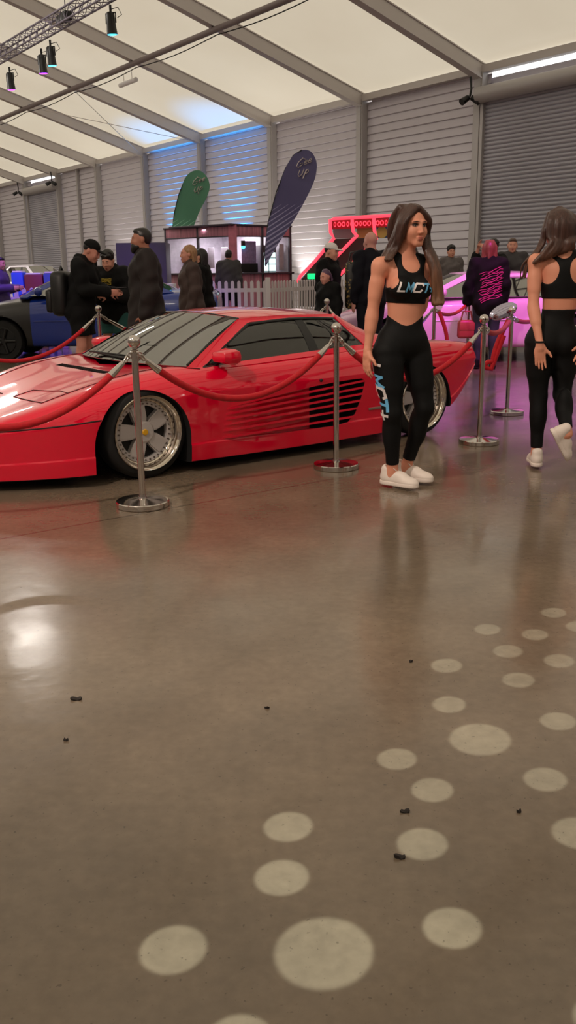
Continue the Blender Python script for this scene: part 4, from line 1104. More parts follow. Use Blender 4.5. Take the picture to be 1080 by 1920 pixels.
# ------------------------------------------------------------------ background: cars, fences, kiosk, flags, game machine
_ft=Vector((0,math.cos(math.atan(454/1700)),-math.sin(math.atan(454/1700)))); _ux=Vector((1,0,0)).cross(_ft)
def at(x,y,Y):
    """point of the hall seen at (x, y) of the photograph, Y metres down the hall"""
    r=.012; X_=Vector((1,0,0))*math.cos(r)-_ux*math.sin(r); U_=_ux*math.cos(r)+Vector((1,0,0))*math.sin(r)
    d=_ft+X_*((x-540)/1700)-U_*((y-960)/1700); return CAMP+d*(Y/d.y)
def simple_car(name,label,loc,rz,paint,fender=None,roofpaint=None,length=(-.82,3.45),belt=.93,roof=1.31,wheelm=None,sedan=0.):
    t=thing(name,label,'car',loc,rz); n0,n1=length
    S_=[n0,n0+.06,n0+.35,-.1,.40,1.2,2.0,2.6,n1-.3,n1-.05,n1]; W_=[.60,.68,.80,.85,.86,.87,.87,.86,.83,.76,.72]
    T_=[.55,.66,.74,.84,.90,.93,.95,.97,.98,.96,.86]; B_=[.32,.24,.2,.2,.2,.2,.2,.2,.24,.34,.42]
    bm=bmesh.new(); rings=[]
    for s,w,tp,bt in zip(S_,W_,T_,B_):
        tp=tp*belt/.93; m=.5*(tp+bt)
        L=[(0,bt),(w-.12,bt),(w-.03,bt+.03),(w,m-.04),(w+.005,m+.03),(w-.02,tp-.10),(w-.10,tp-.015),(0,tp+.02)]
        rings.append([bm.verts.new(K(s,a,b)) for a,b in L]+[bm.verts.new(K(s,-a,b)) for a,b in L[1:-1]][::-1])
    n=len(rings[0])
    for a,b in zip(rings,rings[1:]):
        for j in range(n): bm.faces.new((a[j],b[j],b[(j+1)%n],a[(j+1)%n]))
    for r in (rings[0],rings[-1]):
        for k in range(3):
            pass
        bm.faces.new(r)
    bmesh.ops.recalc_face_normals(bm,faces=bm.faces); me=bpy.data.meshes.new('body_shell'); bm.to_mesh(me); bm.free(); me.materials.append(paint); me.materials.append(fender or paint); me.materials.append(M_dark)
    sh=link(bpy.data.objects.new('body_shell',me),t); q=sh.modifiers.new('s','SUBSURF'); q.levels=2; q.render_levels=2; bake(sh)
    cs=[]
    for s0 in (0,2.55):
        for sd in (1,-1):
            m=MB(); m.cyl(K(s0,.60*sd,.31),K(s0,1.1*sd,.31),.365,32); c=m.build('cut',M_dark); c.parent=t; cs.append(c)
    for c in cs: b=sh.modifiers.new('b','BOOLEAN'); b.object=c; b.solver='EXACT'
    bake(sh); smooth(sh.data,40)
    for c in cs: bpy.data.objects.remove(c)
    for f in sh.data.polygons:
        x,y,z=f.center
        if min(math.hypot(x,z-.31),math.hypot(x-2.55,z-.31))<.37 and abs(y)<.84: f.material_index=2
        elif x<.42: f.material_index=1
    rp=roofpaint or paint; b=belt-.02; rf=roof
    for sd in (1,-1):
        f=lambda L:[K(s,w*sd,z) for s,w,z in L]
        patch(f([(.30,.76,b-.03),(.98,.58,rf-.05)]),f([(.42,.80,b-.03),(1.06,.62,rf-.09)]),4,2,0,.03,'windscreen_pillar',rp,t)
        patch(f([(.96,.58,rf-.05),(1.9,.58,rf-.05)]),f([(1.04,.63,rf-.09),(1.85,.63,rf-.09)]),6,2,.004*sd,.03,'roof_rail',rp,t)
        patch(f([(1.83,.63,rf-.09),(2.35+sedan,.78,b)]),f([(1.9,.58,rf-.05),(2.62+sedan,.72,b+.02)]),5,3,.004*sd,.03,'rear_pillar',rp,t)
        patch(f([(.46,.80,b),(1.22,.81,b)]),f([(1.06,.63,rf-.10),(1.22,.63,rf-.09)]),6,4,0,.006,'door_window',M_glass,t)
        patch(f([(1.28,.81,b),(2.30+sedan,.79,b)]),f([(1.28,.63,rf-.09),(1.84,.63,rf-.10)]),6,4,0,.006,'rear_side_window',M_glass,t)
        patch(f([(1.21,.81,b),(1.29,.81,b)]),f([(1.21,.63,rf-.09),(1.29,.63,rf-.09)]),2,2,0,.02,'door_pillar',M_black,t)
        mm=MB(); mm.ball(K(.62,.93*sd,b+.07),.085,16,(.75,1.25,.8)); mm.build('door_mirror',paint,t)
        mm=MB(); mm.tube([K(.5,.868*sd,.60),K(1.2,.879*sd,.60),K(2.1,.879*sd,.60)],.008,6); mm.build('side_moulding',paint,t)
    patch(kp((.30,.76,b-.03),(.12,0,b),(.30,-.76,b-.03)),kp((.98,.58,rf-.05),(.9,0,rf-.03),(.98,-.58,rf-.05)),8,4,.01,.006,'windshield',M_glass,t,bdir=(-.4,0,.9))
    patch(kp((.97,.58,rf-.05),(.89,0,rf-.03),(.97,-.58,rf-.05)),kp((1.9,.58,rf-.05),(1.95,0,rf-.02),(1.9,-.58,rf-.05)),8,6,.02,.02,'roof',rp,t,bdir=(0,0,1))
    patch(kp((1.9,.58,rf-.05),(1.95,0,rf-.02),(1.9,-.58,rf-.05)),kp((2.6+sedan,.72,b+.02),(2.7+sedan,0,b+.02),(2.6+sedan,-.72,b+.02)),8,4,.01,.006,'rear_window',M_glass,t,bdir=(.3,0,.9))
    for w in (.36,-.36): mb=MB(); mb.box(K(1.25,w,.85),(.14,.46,.5),bev=.05); mb.build('seat',M_black,t)
    for s0 in (0,2.55):
        for sd in (1,-1):
            wr=link(bpy.data.objects.new('wheel',None),t); wr.location=K(s0,.85*sd,.31); wr.rotation_euler=(PI/2*sd,0,0)
            m=MB(); m.lathe([(.20,-.2),(.29,-.2),(.31,-.16),(.31,-.04),(.29,-.0),(.21,.0),(.20,-.1)],32); m.build('tyre',M_tyre,wr)
            m=MB(); m.lathe([(.205,-.15),(.205,-.005),(.195,0),(.19,-.03),(.19,-.05)],32)
            for k in range(5): a=2*PI*k/5; m.cyl((.03*math.cos(a),.03*math.sin(a),-.035),(.195*math.cos(a),.195*math.sin(a),-.03),.025,8)
            m.lathe([(0,-.02),(.05,-.025),(.06,-.05)],20); m.build('rim',wheelm or M_black,wr)
    return t
M_bluep=mat('blue_car_paint',(18,52,150),.25,coat=.8); M_primer=mat('black_car_paint',(34,33,33),.35,coat=.3); M_whitep=mat('pink_lit_car_paint',(246,198,240),.3,coat=.6); M_whitep2=mat('white_car_paint',(214,208,220),.35,coat=.5)  # pale coupe paint holds part of the magenta light in its colour
simple_car('car','blue coupe with black front wing and bonnet behind the man in the cap',(-4.33,14.87,0),R(1),M_bluep,M_primer,None,(-.82,3.3),.99,1.33)
simple_car('car','pale pink lit coupe standing behind the person with the red bag',(1.55,13.8,0),R(0),M_whitep,None,None,(-.85,3.5),.93,1.26,M_steel)
simple_car('car','white car far down the hall behind the blue coupe',(-8.2,34.2,0),R(150),M_whitep2,None,None,(-.8,3.4),1.05,1.60)
# fences
M_fence=mat('white_picket_paint',(214,208,212),.5); 
def fence(p0,p1,h,pitch,label,post0=False,post1=False):
    p0=Vector((*p0,0));p1=Vector((*p1,0)); L=(p1-p0).length; a=math.atan2(p1.y-p0.y,p1.x-p0.x); t=thing('picket_fence',label,'fence',p0,a,'white picket fence panels')
    for z in (.25,h-.20): mb=MB(); mb.box((L/2,.02,z),(L,.03,.08)); mb.build('rail',M_fence,t)
    n=max(2,int(L/pitch)); 
    for k in range(n):
        x=(k+.5)*L/n; mb=MB(); w=.036; mb.prism([(x-w,.05),(x+w,.05),(x+w,h-.04),(x+w*.55,h-.008),(x,h),(x-w*.55,h-.008),(x-w,h-.04)],-.008,.008,Matrix.Rotation(PI/2,4,'X')); mb.build('picket',M_fence,t,20)
    for f,x in ((post0,0),(post1,L)):
        if f: mb=MB(); mb.box((x,.02,h/2+.03),(.11,.11,h+.06),bev=.01); mb.build('post',M_fence,t)
fence((-1.75,20.0),(-.37,20.0),1.10,.135,'white picket fence panel before the kiosk, between the blonde woman and the post',False,True)
fence((-.31,20.05),(.80,22.2),1.09,.135,'white picket fence panel receding beneath the navy flag',False,False)
fence((1.18,21.6),(1.46,22.0),1.09,.135,'short end of white picket fence beside the bald man',False,True)
fence((-6.2,16.5),(-4.0,16.5),1.06,.135,'white picket fence panel beyond the blue coupe bonnet',True,False)
fence((-3.95,16.5),(-1.5,16.5),1.06,.135,'white picket fence panel beyond the blue coupe doors',True,True)
# kiosk
M_kf=mat('kiosk_dark_frame',(62,52,66),.5); M_kw=mat('kiosk_rosewood_panel',(190,126,146),.5,noise=.35,nscale=3.,stretch=(6,1,.4)); M_kg=mat('kiosk_pale_board',(178,172,184),.5,noise=.12,nscale=9); M_kp=mat('kiosk_pink_post',(196,112,136),.5,noise=.2,nscale=6)
kc=at(438,512,22.5); 
t=thing('kiosk','open kiosk with dark frame and rose panels below the two flags','kiosk',(kc.x,kc.y,0))
def kb(c,d,m,name,rot=0.):
    mb=MB(); mb.box((0,0,0),d,bev=.01); o=mb.build(name,m,t); o.location=c; o.rotation_euler=(0,0,rot); return o
dl=Vector((-1.77,1.5,0)); dr=Vector((1.36,1.0,0)); al=math.atan2(dl.y,dl.x); ar=math.atan2(dr.y,dr.x)
def along(d,f,z): return d*f+Vector((0,0,z))
for d,a in ((dl,al),(dr,ar)):
    L=d.length
    kb(along(d,.5,2.22),(L,.06,.22),M_kw,'fascia',a); kb(along(d,.5,2.345),(L+.08,.12,.04),M_kf,'top_rail',a); kb(along(d,.5,2.10),(L,.07,.03),M_kf,'lintel',a)
    kb(along(d,.5,1.24),(L+.05,.30,.04),M_kf,'counter',a); kb(along(d,.5,.62),(L,.05,1.2),M_kw,'counter_front',a)
    for f in (.5,1.0): kb(along(d,f,1.18),(.07,.07,2.36),M_kf,'post',a)
kb((0,0,1.18),(.20,.12,2.36),M_kp,'post')
bk=dl+dr; 
for p,q in ((dl,bk),(dr,bk)):
    c=(p+q)/2; L=(q-p).length; a=math.atan2((q-p).y,(q-p).x); kb(c+Vector((0,0,1.17)),(L,.04,2.34),M_kg,'back_board',a)
kb(bk/2+Vector((0,0,2.36)),(2.1,2.0,.04),M_kf,'roof',al)
for k in range(4): kb(along(dl,.2+.2*k,1.62)+Vector((.1,.5,0)),(.22,.02,.5),M_kg,'hanging_board',al)
kb(along(dr,.30,1.72)+Vector((-.05,.15,0)),(.42,.03,.55),mat('lilac_menu',(150,128,170),.5,noise=.2,nscale=20),'menu_board',ar); kb(along(dr,.88,1.62)+Vector((-.05,.12,0)),(.14,.03,.62),M_kg,'menu_board',ar)
kb(along(dr,.30,1.36)+Vector((-.05,.1,0)),(.5,.05,.22),M_dark,'dark_sign',ar)
o=None
kl=bpy.data.lights.new('kiosk_fill_light','AREA'); kl.energy=60; kl.size=1.2; kl.color=(1.,.93,.95); ko=bpy.data.objects.new('kiosk_fill_light',kl); COL.objects.link(ko); ko.location=Vector((kc.x,kc.y,2.28))+bk*.45  # added fill lamp, with a glowing strip, to brighten the kiosk interior
kb(bk*.45+Vector((0,0,2.31)),(1.2,.12,.05),mat('kiosk_fill_glow',(255,245,245),.5,emit=(255,240,244),estr=3.),'fill_strip',al)
# bottles fridge in the kiosk
fp=Vector((kc.x,kc.y,0))+dr*.62+Vector((-.12,.30,0)); t3=thing('display_fridge','brightly lit glass fridge inside the kiosk','fridge',fp,ar)
mb=MB(); mb.box((0,0,.95),(.46,.36,1.9),bev=.01); mb.build('cabinet',M_kf,t3); M_lit=mat('lit_fridge_interior',(200,230,230),.5,emit=(205,240,240),estr=1.6)
for k in (-1,1): mb=MB(); mb.box((k*.11,-.185,1.42),(.19,.01,.62)); mb.build('lit_door',M_lit,t3)
mb=MB()
for z in (1.28,1.45,1.6): mb.box((0,-.192,z),(.42,.008,.02))
mb.build('shelf',M_kf,t3)
t4=thing('spotlight','small cyan lamp hanging in the kiosk opening','lamp',Vector((kc.x,kc.y,1.92))+dr*.17+Vector((0,.1,0))); mb=MB(); mb.cyl((0,0,.08),(0,0,-.06),.05,12); mb.build('housing',M_black,t4); mb=MB(); mb.ball((0,0,-.06),.055,12); mb.build('lens',mat('cyan_lens',(90,220,235),.4,emit=(90,220,240),estr=2.),t4)
# dark van-like box and blue barrel
bx=at(270,488,22.0); t=thing('exhibition_crate','dark grey crate with pale lettering behind the bearded man','crate',(bx.x,bx.y,0)); mb=MB(); mb.box((0,0,.98),(1.15,.8,1.94),bev=.02); mb.build('crate_body',mat('crate_grey',(70,68,80),.6),t)
mb=MB(); 
for k,w in enumerate((.10,.07,.12,.09)): mb.box((-.18+.13*k,-.405,1.36),(w,.008,.035)); 
mb.box((0,-.405,1.27),(.4,.008,.02)); mb.build('lettering',M_pale,t)
bp=at(321,545,16.2); t=thing('water_dispenser','blue bottle with white cap between the bearded man and the blonde woman','bottle',(bp.x,bp.y,0)); M_bb=mat('blue_plastic',(40,66,190),.35)
mb=MB(); mb.lathe([(0,.0),(.13,0),(.14,.03),(.14,.80),(.10,.92),(.05,.98),(.05,1.03),(0,1.03)],24); mb.build('bottle_body',M_bb,t); mb=MB(); mb.lathe([(0,1.03),(.09,1.03),(.09,1.10),(0,1.11)],20); mb.build('cap',M_white,t)
for i,(x,w,h,c,l) in enumerate(((36,.22,1.30,(40,84,220),'bright blue box on the table behind the blue car bonnet'),(66,.34,1.26,(120,32,52),'dark red box beside the bright blue box'),(95,.20,1.28,(52,84,160),'dull blue box at the end of the row behind the blue car bonnet'))):
    p=at(x,520,17.4); t=thing('display_box',l,'box',(p.x,p.y,0),0,'boxes behind the fence'); mb=MB(); mb.box((0,0,h/2+.02),(w,.3,h),bev=.02); mb.build('carton',mat('carton_%d'%i,c,.5),t); mb=MB(); mb.box((0,0,h+.035),(w*.8,.28,.03),bev=.01); mb.build('lid',M_white,t)
# teardrop flags
def flag(px,Y,rgb,label,text_at,tsize,pole):
    P=[at(x,y,Y) for x,y in px]; 
    base=at(*pole[0],Y); t=thing('teardrop_flag',label,'flag',(base.x,Y,0)); o=Vector((base.x,Y,0))
    m=mat('flag_cloth_'+label.split()[0],rgb,.7); nt=m.node_tree; b=nt.nodes['Principled BSDF']; tc=nt.nodes.new('ShaderNodeTexCoord'); sx=nt.nodes.new('ShaderNodeSeparateXYZ'); nt.links.new(tc.outputs['Object'],sx.inputs[0])
    def mth(op,a,b_): 
        q=nt.nodes.new('ShaderNodeMath'); q.operation=op
        for i,v in enumerate((a,b_)):
            if isinstance(v,(int,float)): q.inputs[i].default_value=v
            else: nt.links.new(v,q.inputs[i])
        return q.outputs[0]
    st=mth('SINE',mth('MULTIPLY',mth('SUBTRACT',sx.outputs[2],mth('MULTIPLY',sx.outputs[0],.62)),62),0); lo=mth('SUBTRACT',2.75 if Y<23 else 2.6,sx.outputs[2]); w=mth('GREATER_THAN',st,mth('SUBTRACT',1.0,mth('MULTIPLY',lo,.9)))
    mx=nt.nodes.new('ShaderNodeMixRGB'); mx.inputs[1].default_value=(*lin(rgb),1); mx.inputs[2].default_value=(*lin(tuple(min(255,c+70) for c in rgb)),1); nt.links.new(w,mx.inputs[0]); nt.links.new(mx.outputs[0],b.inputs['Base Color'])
    # smooth closed outline, triangulated as a gently billowing sheet
    C_=[]; n=len(P)
    for i in range(n):
        p0,p1,p2,p3=P[i-1],P[i],P[(i+1)%n],P[(i+2)%n]
        for k in range(5):
            f=k/5; C_.append(.5*((2*p1)+(p2-p0)*f+(2*p0-5*p1+4*p2-p3)*f*f+(3*p1-p0-3*p2+p3)*f**3)-o)
    cen=sum(C_,Vector())/len(C_); bm=bmesh.new(); vs=[bm.verts.new(c) for c in C_]; bm.faces.new(vs); bmesh.ops.triangulate(bm,faces=bm.faces[:]); 
    for _ in range(2): bmesh.ops.subdivide_edges(bm,edges=[e for e in bm.edges if e.calc_length()>.15],cuts=1,use_grid_fill=False); bmesh.ops.triangulate(bm,faces=bm.faces[:])
    bil=lambda v: .05*math.sin(v.x*5+v.z*2.2)
    for v in bm.verts: v.co.y+=bil(v.co)
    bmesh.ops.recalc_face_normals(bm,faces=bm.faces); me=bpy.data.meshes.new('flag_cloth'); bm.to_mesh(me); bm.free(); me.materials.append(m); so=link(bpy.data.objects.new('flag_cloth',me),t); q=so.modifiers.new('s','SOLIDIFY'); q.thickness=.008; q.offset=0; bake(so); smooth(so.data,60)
    mb=MB(); mb.tube([at(x,y,Y)-o for x,y in pole]+[],.011,8); p0=at(*pole[0],Y)-o; mb.cyl(p0,(0,0,.03),.014,8); mb.build('flag_pole',M_black,t,60)
    mb=MB(); mb.lathe([(0,0),(.22,0),(.22,.03),(.03,.05),(0,.05)],20); mb.build('flag_base',M_black,t)
    # hand-lettered words
    tx,ty=text_at; cc=at(tx,ty,Y)-o; s=tsize
    G_=[[(.95,.75),(.6,.95),(.2,.55),(.1,.15),(.35,-.05),(.7,.15),(.72,.4),(.45,.38)]]; e_=[[(.05,.3),(.45,.42),(.42,.62),(.2,.6),(.05,.3),(.15,.05),(.5,.15)]]; U_=[[(.1,.9),(.0,.3),(.2,.0),(.5,.2),(.65,.9)],[(.65,.9),(.55,.1),(.7,.0)]]; p_=[[(.2,.65),(.0,-.5)],[(.15,.4),(.45,.65),(.55,.35),(.3,.08),(.08,.15)]]
    mb=MB(); yb=lambda v:(v.x,-.014+bil(v),v.z)
    for gl,ox,oz,k in ((G_,-1.25,.1,1.15),(e_,-.25,.25,.9),(e_,.28,.38,.9),(U_,-.62,-1.15,.95),(p_,.15,-1.0,.95)):
        for stt in gl:
            pts=[cc+Vector(((ox+x*k+ (oz+y*k)*.28)*s,0,(oz+y*k+(ox+x*k)*.18)*s)) for x,y in stt]
            mb.tube([yb(p) for p in pts],.034,6,flat=.25)
    mb.build('lettering',M_pale,t,60)
flag([(497,498),(499,450),(506,405),(520,358),(536,315),(550,292),(566,281),(582,283),(592,298),(594,316),(588,342),(571,378),(548,418),(525,452),(506,485)],21.5,(94,90,134),'navy teardrop flag with white hand lettering over the kiosk',(571,313),.17,[(492,515),(497,470),(502,420),(518,360),(535,316),(550,291),(566,281)])
flag([(322,470),(323,430),(327,398),(335,365),(347,335),(360,322),(375,320),(388,332),(393,350),(388,370),(375,395),(362,425),(350,455),(340,480)],24.6,(90,150,122),'green teardrop flag with white hand lettering behind the kiosk',(374,346),.16,[(322,520),(322,470),(323,430),(327,398),(335,365),(347,335),(360,322)])
# neon basketball game
M_neon=mat('red_neon_tube',(255,70,84),.5,emit=(255,64,84),estr=1.55); M_nd=mat('game_dark_panel',(48,44,46),.5)
p=at(650,520,23.2); t=thing('arcade_game','tall dark game cabinet outlined in glowing red neon tubes','arcade machine',(p.x,23.2,0)); o=Vector((p.x,23.2,0))
def npts(L,Y=23.2): return [at(x,y,Y)-o for x,y in L]
for L,Y in (([(558,530),(562,519),(590,490),(626,447),(620,436),(619,413),(628,410),(735,404)],23.0),([(627,485),(664,447),(670,443),(662,434),(660,408)],23.02),([(632,530),(634,518),(673,482),(706,447),(702,432),(701,407)],23.0)):
    mb=MB(); mb.tube(npts(L,Y),.04,8); mb.build('neon_tube',M_neon,t,60)
def slab(px,Y0,Y1,m,name):
    a=npts(px,Y0);b=[q+Vector((0,Y1-Y0,0)) for q in a]; n=len(a); mb=MB(); mb.add([tuple(v) for v in a+b],[tuple(range(n)),tuple(range(2*n-1,n-1,-1))]+[(i,(i+1)%n,(i+1)%n+n,i+n) for i in range(n)]); bm=MB(); return mb.build(name,m,t,20)
slab([(564,526),(628,448),(706,446),(672,484),(634,526)],23.15,24.2,M_nd,'ramp'); slab([(560,575),(560,528),(640,528),(640,575)],23.1,24.2,M_nd,'front_cabinet')
slab([(622,430),(622,412),(740,407),(740,425)],23.5,23.6,mat('neon_sign_back',(140,20,34),.5,emit=(200,30,48),estr=.12),'sign_board')
mb=MB()
for k in range(14):
    x=628+k*8; y=421-.30*k; q=npts([(x,y)],23.45)[0]; mb.lathe([(.028,-.012),(.048,-.012),(.048,.012),(.028,.012)],12,Matrix.Translation(q)@Matrix.Rotation(PI/2,4,'X')@Matrix.Diagonal((1 if k%3 else .6,1.3,1,1)),closed=True)
mb.build('sign_bulbs',M_neon,t)
slab([(671,447),(668,423),(702,421),(702,446)],23.7,23.76,mat('yellow_board',(196,174,110),.5),'backboard'); slab([(706,446),(706,421),(736,419),(736,446)],23.7,23.76,mat('blue_board',(70,112,190),.5,noise=.5,nscale=4),'backboard'); slab([(626,447),(624,428),(662,426),(664,447)],23.8,23.84,M_shut,'backboard')
mb=MB(); q=npts([(716,436)],23.68)[0]; mb.lathe([(0,.012),(.13,.010),(.14,0)],20,Matrix.Translation(q)@Matrix.Rotation(PI/2,4,'X')); mb.build('board_disc',mat('yellow_disc',(206,210,120),.5),t)
q=npts([(584,518)],22.98)[0]; mb=MB(); mb.box(q,(.20,.05,.13),bev=.02); mb.build('score_display',mat('green_display',(20,200,110),.5,emit=(20,220,120),estr=1.6),t)
# ------------------------------------------------------------------ onlookers
M_k=mat('black_jersey',(11,11,12),.8,noise=.15,nscale=20,spec=.2); M_kb=mat('dark_brown_coat',(24,15,14),.8,noise=.15,nscale=18); M_brj=mat('brown_jacket',(60,44,40),.75,noise=.15,nscale=16); M_gr=mat('grey_shirt',(98,92,92),.75,noise=.15,nscale=16); M_dgr=mat('charcoal_jacket',(58,56,58),.75); M_teal=mat('teal_shorts',(22,84,80),.65); M_jean=mat('dark_jeans',(38,40,56),.75); M_navy=mat('navy_jumper',(13,13,22),.8,spec=.2)
M_hb=mat('black_hair',(20,15,14),.4,noise=.3,nscale=30); M_hbl=mat('blonde_hair',(150,112,78),.4,noise=.35,nscale=18,stretch=(8,8,.6)); M_hred=mat('auburn_hair',(110,52,44),.42,noise=.35,nscale=18,stretch=(8,8,.6)); M_hpur=mat('purple_hair',(78,52,78),.42,noise=.3,nscale=18); M_hgr=mat('greying_hair',(120,104,100),.5); M_wcap=mat('white_cap_cloth',(212,206,204),.7)
SK=(206,148,126); SK2=(160,108,88)
def onlooker(label,loc,h,yaw,skin=SK,fem=False,hs=.010,**k):
    hairk=k.pop('hair_','short'); hm=k.pop('hm',M_hb); top=k.pop('top',M_k); hem=k.pop('hem',.80); g=k.pop('g',.032); bot=k.pop('bot',M_k); short=k.pop('short',None); capm=k.pop('cap',None); sl=k.pop('sleeve',.95); hood=k.pop('hood',False); flare=k.pop('flare',0.); tn=k.pop('tn','jacket'); lk=k.pop('lk',None); sh=k.pop('shoe',M_k); collar=k.pop('collar',True); op=k.pop('op',None); beard=k.pop('beard',False)
    J=canon(h,yaw,**k); J['hs']*=.9 if beard else .97; t=thing('person',label,'person',loc)
    body(J,fem,t,hs,skin); jacket(J,fem,t,top,hs,hem,g,tn,sl,collar,flare,hood,op); trousers(J,fem,t,bot,hs,name='shorts' if short else 'trousers',short=short); shoes(J,t,sh,.008)
    if hairk: hair(J,t,hm,hairk,.008,'hair',lk(J) if lk else ())
    if capm: cap(J,t,capm)
    if beard:
        s=J['hs'];c=J['head'];H=J['Rh']; S=Sdf(c-.2,c+.16,.007); S.ell(c+H@A(0,-.045,-.075)*s,A(.062,.062,.06)*s,H,.01); S.ell(c+H@A(0,-.085,-.105)*s,A(.036,.03,.045)*s,H,.02); S.ell(c+H@A(0,-.098,-.055)*s,A(.03,.012,.007)*s,H,.01)
        S.ell(c+H@A(0,-.088,-.0)*s,A(.075,.08,.043)*s,H,.004,'s'); S.ell(c+H@A(0,-.115,-.072)*s,A(.016,.018,.006)*s,H,.003,'s'); S.build('beard',hm,t,1)
    return t,J
def longlocks(n,r0,r1,drop,spread=.09,backoff=.1,seed=1,front=False):
    def f(J):
        c=J['head'];H=J['Rh'];s=J['hs'];rnd=random.Random(seed);out=[]
        for i in range(n):
            u=(i/(n-1)*2-1); x=u*spread; y=backoff*(1-.55*abs(u)) ; r=rnd.uniform(-.01,.01)
            p=[c+H@A(x*.5,y*.4,.10)*s,c+H@A(x*.95,y*.95,.03)*s,c+H@A(x,y+.012,-.06)*s]
            e=p[-1]; z=np.array([0,0,-1.]); p+=[e+z*drop*.5+H@A(x*.1,r,0),e+z*drop+H@A(x*.15+r,r,0)]
            out.append((p,r0,r1))
        return out
    return f
bent=dict(armL=((.22,-.05,1.10),(.13,-.30,1.12)),armR=((-.22,-.05,1.10),(-.13,-.30,1.12)))
onlooker('man with full dark beard in a long dark coat, facing sideways',(-1.42,9.50,0),1.77,R(-78),SK2,hair_='short',top=M_kb,hem=.62,g=.05,flare=.03,beard=True)
t,J=onlooker('man in a black cap, black hoodie and shorts bending over a phone',(-2.33,10.60,0),1.72,R(82),(190,130,112),hair_='crop',top=M_k,hem=.74,g=.038,short=.72,cap=M_k,hood=True,tn='hoodie',lean=R(10),nod=R(22),armL=((.2,-.08,1.13),(.10,-.32,1.14)),armR=((-.2,-.08,1.13),(-.08,-.32,1.14)))
ph=(J['wrL']+J['wrR'])/2; f=A(math.sin(R(82)),-math.cos(R(82)),0); pc_=Vector((-2.33,10.60,0))+Vector(ph+f*.10+A(0,0,.045)); tt=thing('phone','dark phone held by the man in the black cap','phone',pc_,R(82)); mb=MB(); mb.box((0,0,0),(.075,.15,.009),bev=.003); mb.build('phone_case',M_black,tt); mb=MB(); mb.box((0,0,.005),(.068,.138,.002)); mb.build('screen',mat('phone_screen',(90,80,90),.1),tt)
# backpack on his back
bk=Vector((-2.33,10.60,0))+Vector(J['chest'])-Vector(f)*.265; tt=thing('backpack','black backpack on the back of the man in the cap','backpack',(bk.x,bk.y,bk.z-.16),R(82)); mb=MB(); mb.box((0,0,-.02),(.34,.20,.50),bev=.07); mb.build('main_bag',M_black,tt,60); mb=MB(); mb.box((0,.12,-.10),(.27,.09,.26),bev=.035); mb.build('front_pocket',M_black,tt,60); mb=MB(); mb.tube([(-.05,0,.22),(0,0,.27),(.05,0,.22)],.014,8); mb.build('handle',M_black,tt)
mb=MB(); mb.box((.172,.02,-.06),(.006,.04,.025)); mb.build('reflector',M_white,tt)
t,J=onlooker('boy with black hair and green shorts looking down at a phone',(-2.10,11.32,0),1.60,R(-14),hair_='curly',top=M_k,hem=.74,g=.045,bot=M_teal,short=.68,nod=R(24),armL=((.25,-.03,1.08),(.08,-.30,1.10)),armR=((-.25,-.03,1.08),(-.05,-.32,1.12)))
def chest_print(parent,J,rgb,w,h,z,name='print',seed=1,off=.0):
    bv=tree_of(parent); T=J['Rt']; c=J['chest']; q=Vector(c); d=Vector(T@A(0,1,0)); x=Vector(T@A(1,0,0)); rr=random.Random(seed); mb=MB()
    for k in range(5):
        y0=z+h*(k/4-.5); pts=[]
        for i in range(7):
            p=q+x*(w*(i/6-.5))+Vector((0,0,y0+rr.uniform(-.3,.3)*h/4))-d*.6; hh=bv.ray_cast(p,d); 
            if hh[0] is not None: pts.append(hh[0]-d*.003)
        if len(pts)>2: mb.tube(pts,.009,5,flat=.5)
    mb.build(name,mat(name+'_%d%d%d'%rgb,rgb,.6),parent)
jk=[c for c in t.children if c.name.startswith('jacket')][0]; chest_print(jk,J,(196,170,60),.12,.07,.02)
ph=Vector((-2.10,11.32,0))+Vector((J['wrL']+J['wrR'])/2+rotz(R(-14))@A(0,-.09,.04)); tt=thing('phone','phone lying in the hands of the boy in green shorts','phone',ph,R(-14)); mb=MB(); mb.box((0,0,0),(.075,.15,.009),bev=.003); mb.build('phone_case',M_black,tt)
mb=MB(); mb.box((0,0,.005),(.068,.138,.002)); mb.build('screen',MATS['phone_screen'],tt)
onlooker('blonde woman in a brown jacket looking sideways',(-1.219,12.079,0),1.66,R(-80),(196,136,118),True,hair_='long',hm=M_hbl,top=M_brj,hem=.72,g=.04,lk=longlocks(16,.017,.010,.30),bot=M_jean)
onlooker('person with long black hair standing behind the blonde woman',(-1.18,13.3,0),1.64,R(-100),SK,True,hair_='long',hm=M_hb,top=M_k,hem=.72,lk=longlocks(12,.02,.014,.34))
onlooker('man in a white cap and black jacket near the game cabinet',(.60,12.85,0),1.69,R(62),hair_='crop',top=M_k,g=.035,cap=M_wcap,nod=R(8))
onlooker('girl with purple hair in a black top before the picket fence',(.56,12.3,0),1.34,R(-48),(206,146,130),True,.009,hair_='crop',hm=M_hpur,top=M_k,nod=R(14),lk=longlocks(10,.016,.012,.02))
onlooker('bald man in a navy jumper seen from behind',(1.115,12.168,0),1.80,R(-152),(196,140,128),hair_=None,top=M_navy,g=.035,bot=M_navy)
tt=thing('bag','bag with black and gold pattern hanging beside the bald man','bag',(.90,12.5,.78)); M_gold=mat('gold_pattern',(60,50,26),.5); 
def leop(m):
    nt=m.node_tree; b=nt.nodes['Principled BSDF']; tc=nt.nodes.new('ShaderNodeTexCoord'); v=nt.nodes.new('ShaderNodeTexVoronoi'); v.inputs['Scale'].default_value=26; cr=nt.nodes.new('ShaderNodeValToRGB'); cr.color_ramp.interpolation='CONSTANT'; cr.color_ramp.elements[0].color=(*lin((150,124,64)),1); cr.color_ramp.elements[1].color=(.008,.007,.006,1); cr.color_ramp.elements[1].position=.36; nt.links.new(tc.outputs['Object'],v.inputs['Vector']); nt.links.new(v.outputs['Distance'],cr.inputs[0]); nt.links.new(cr.outputs[0],b.inputs['Base Color'])
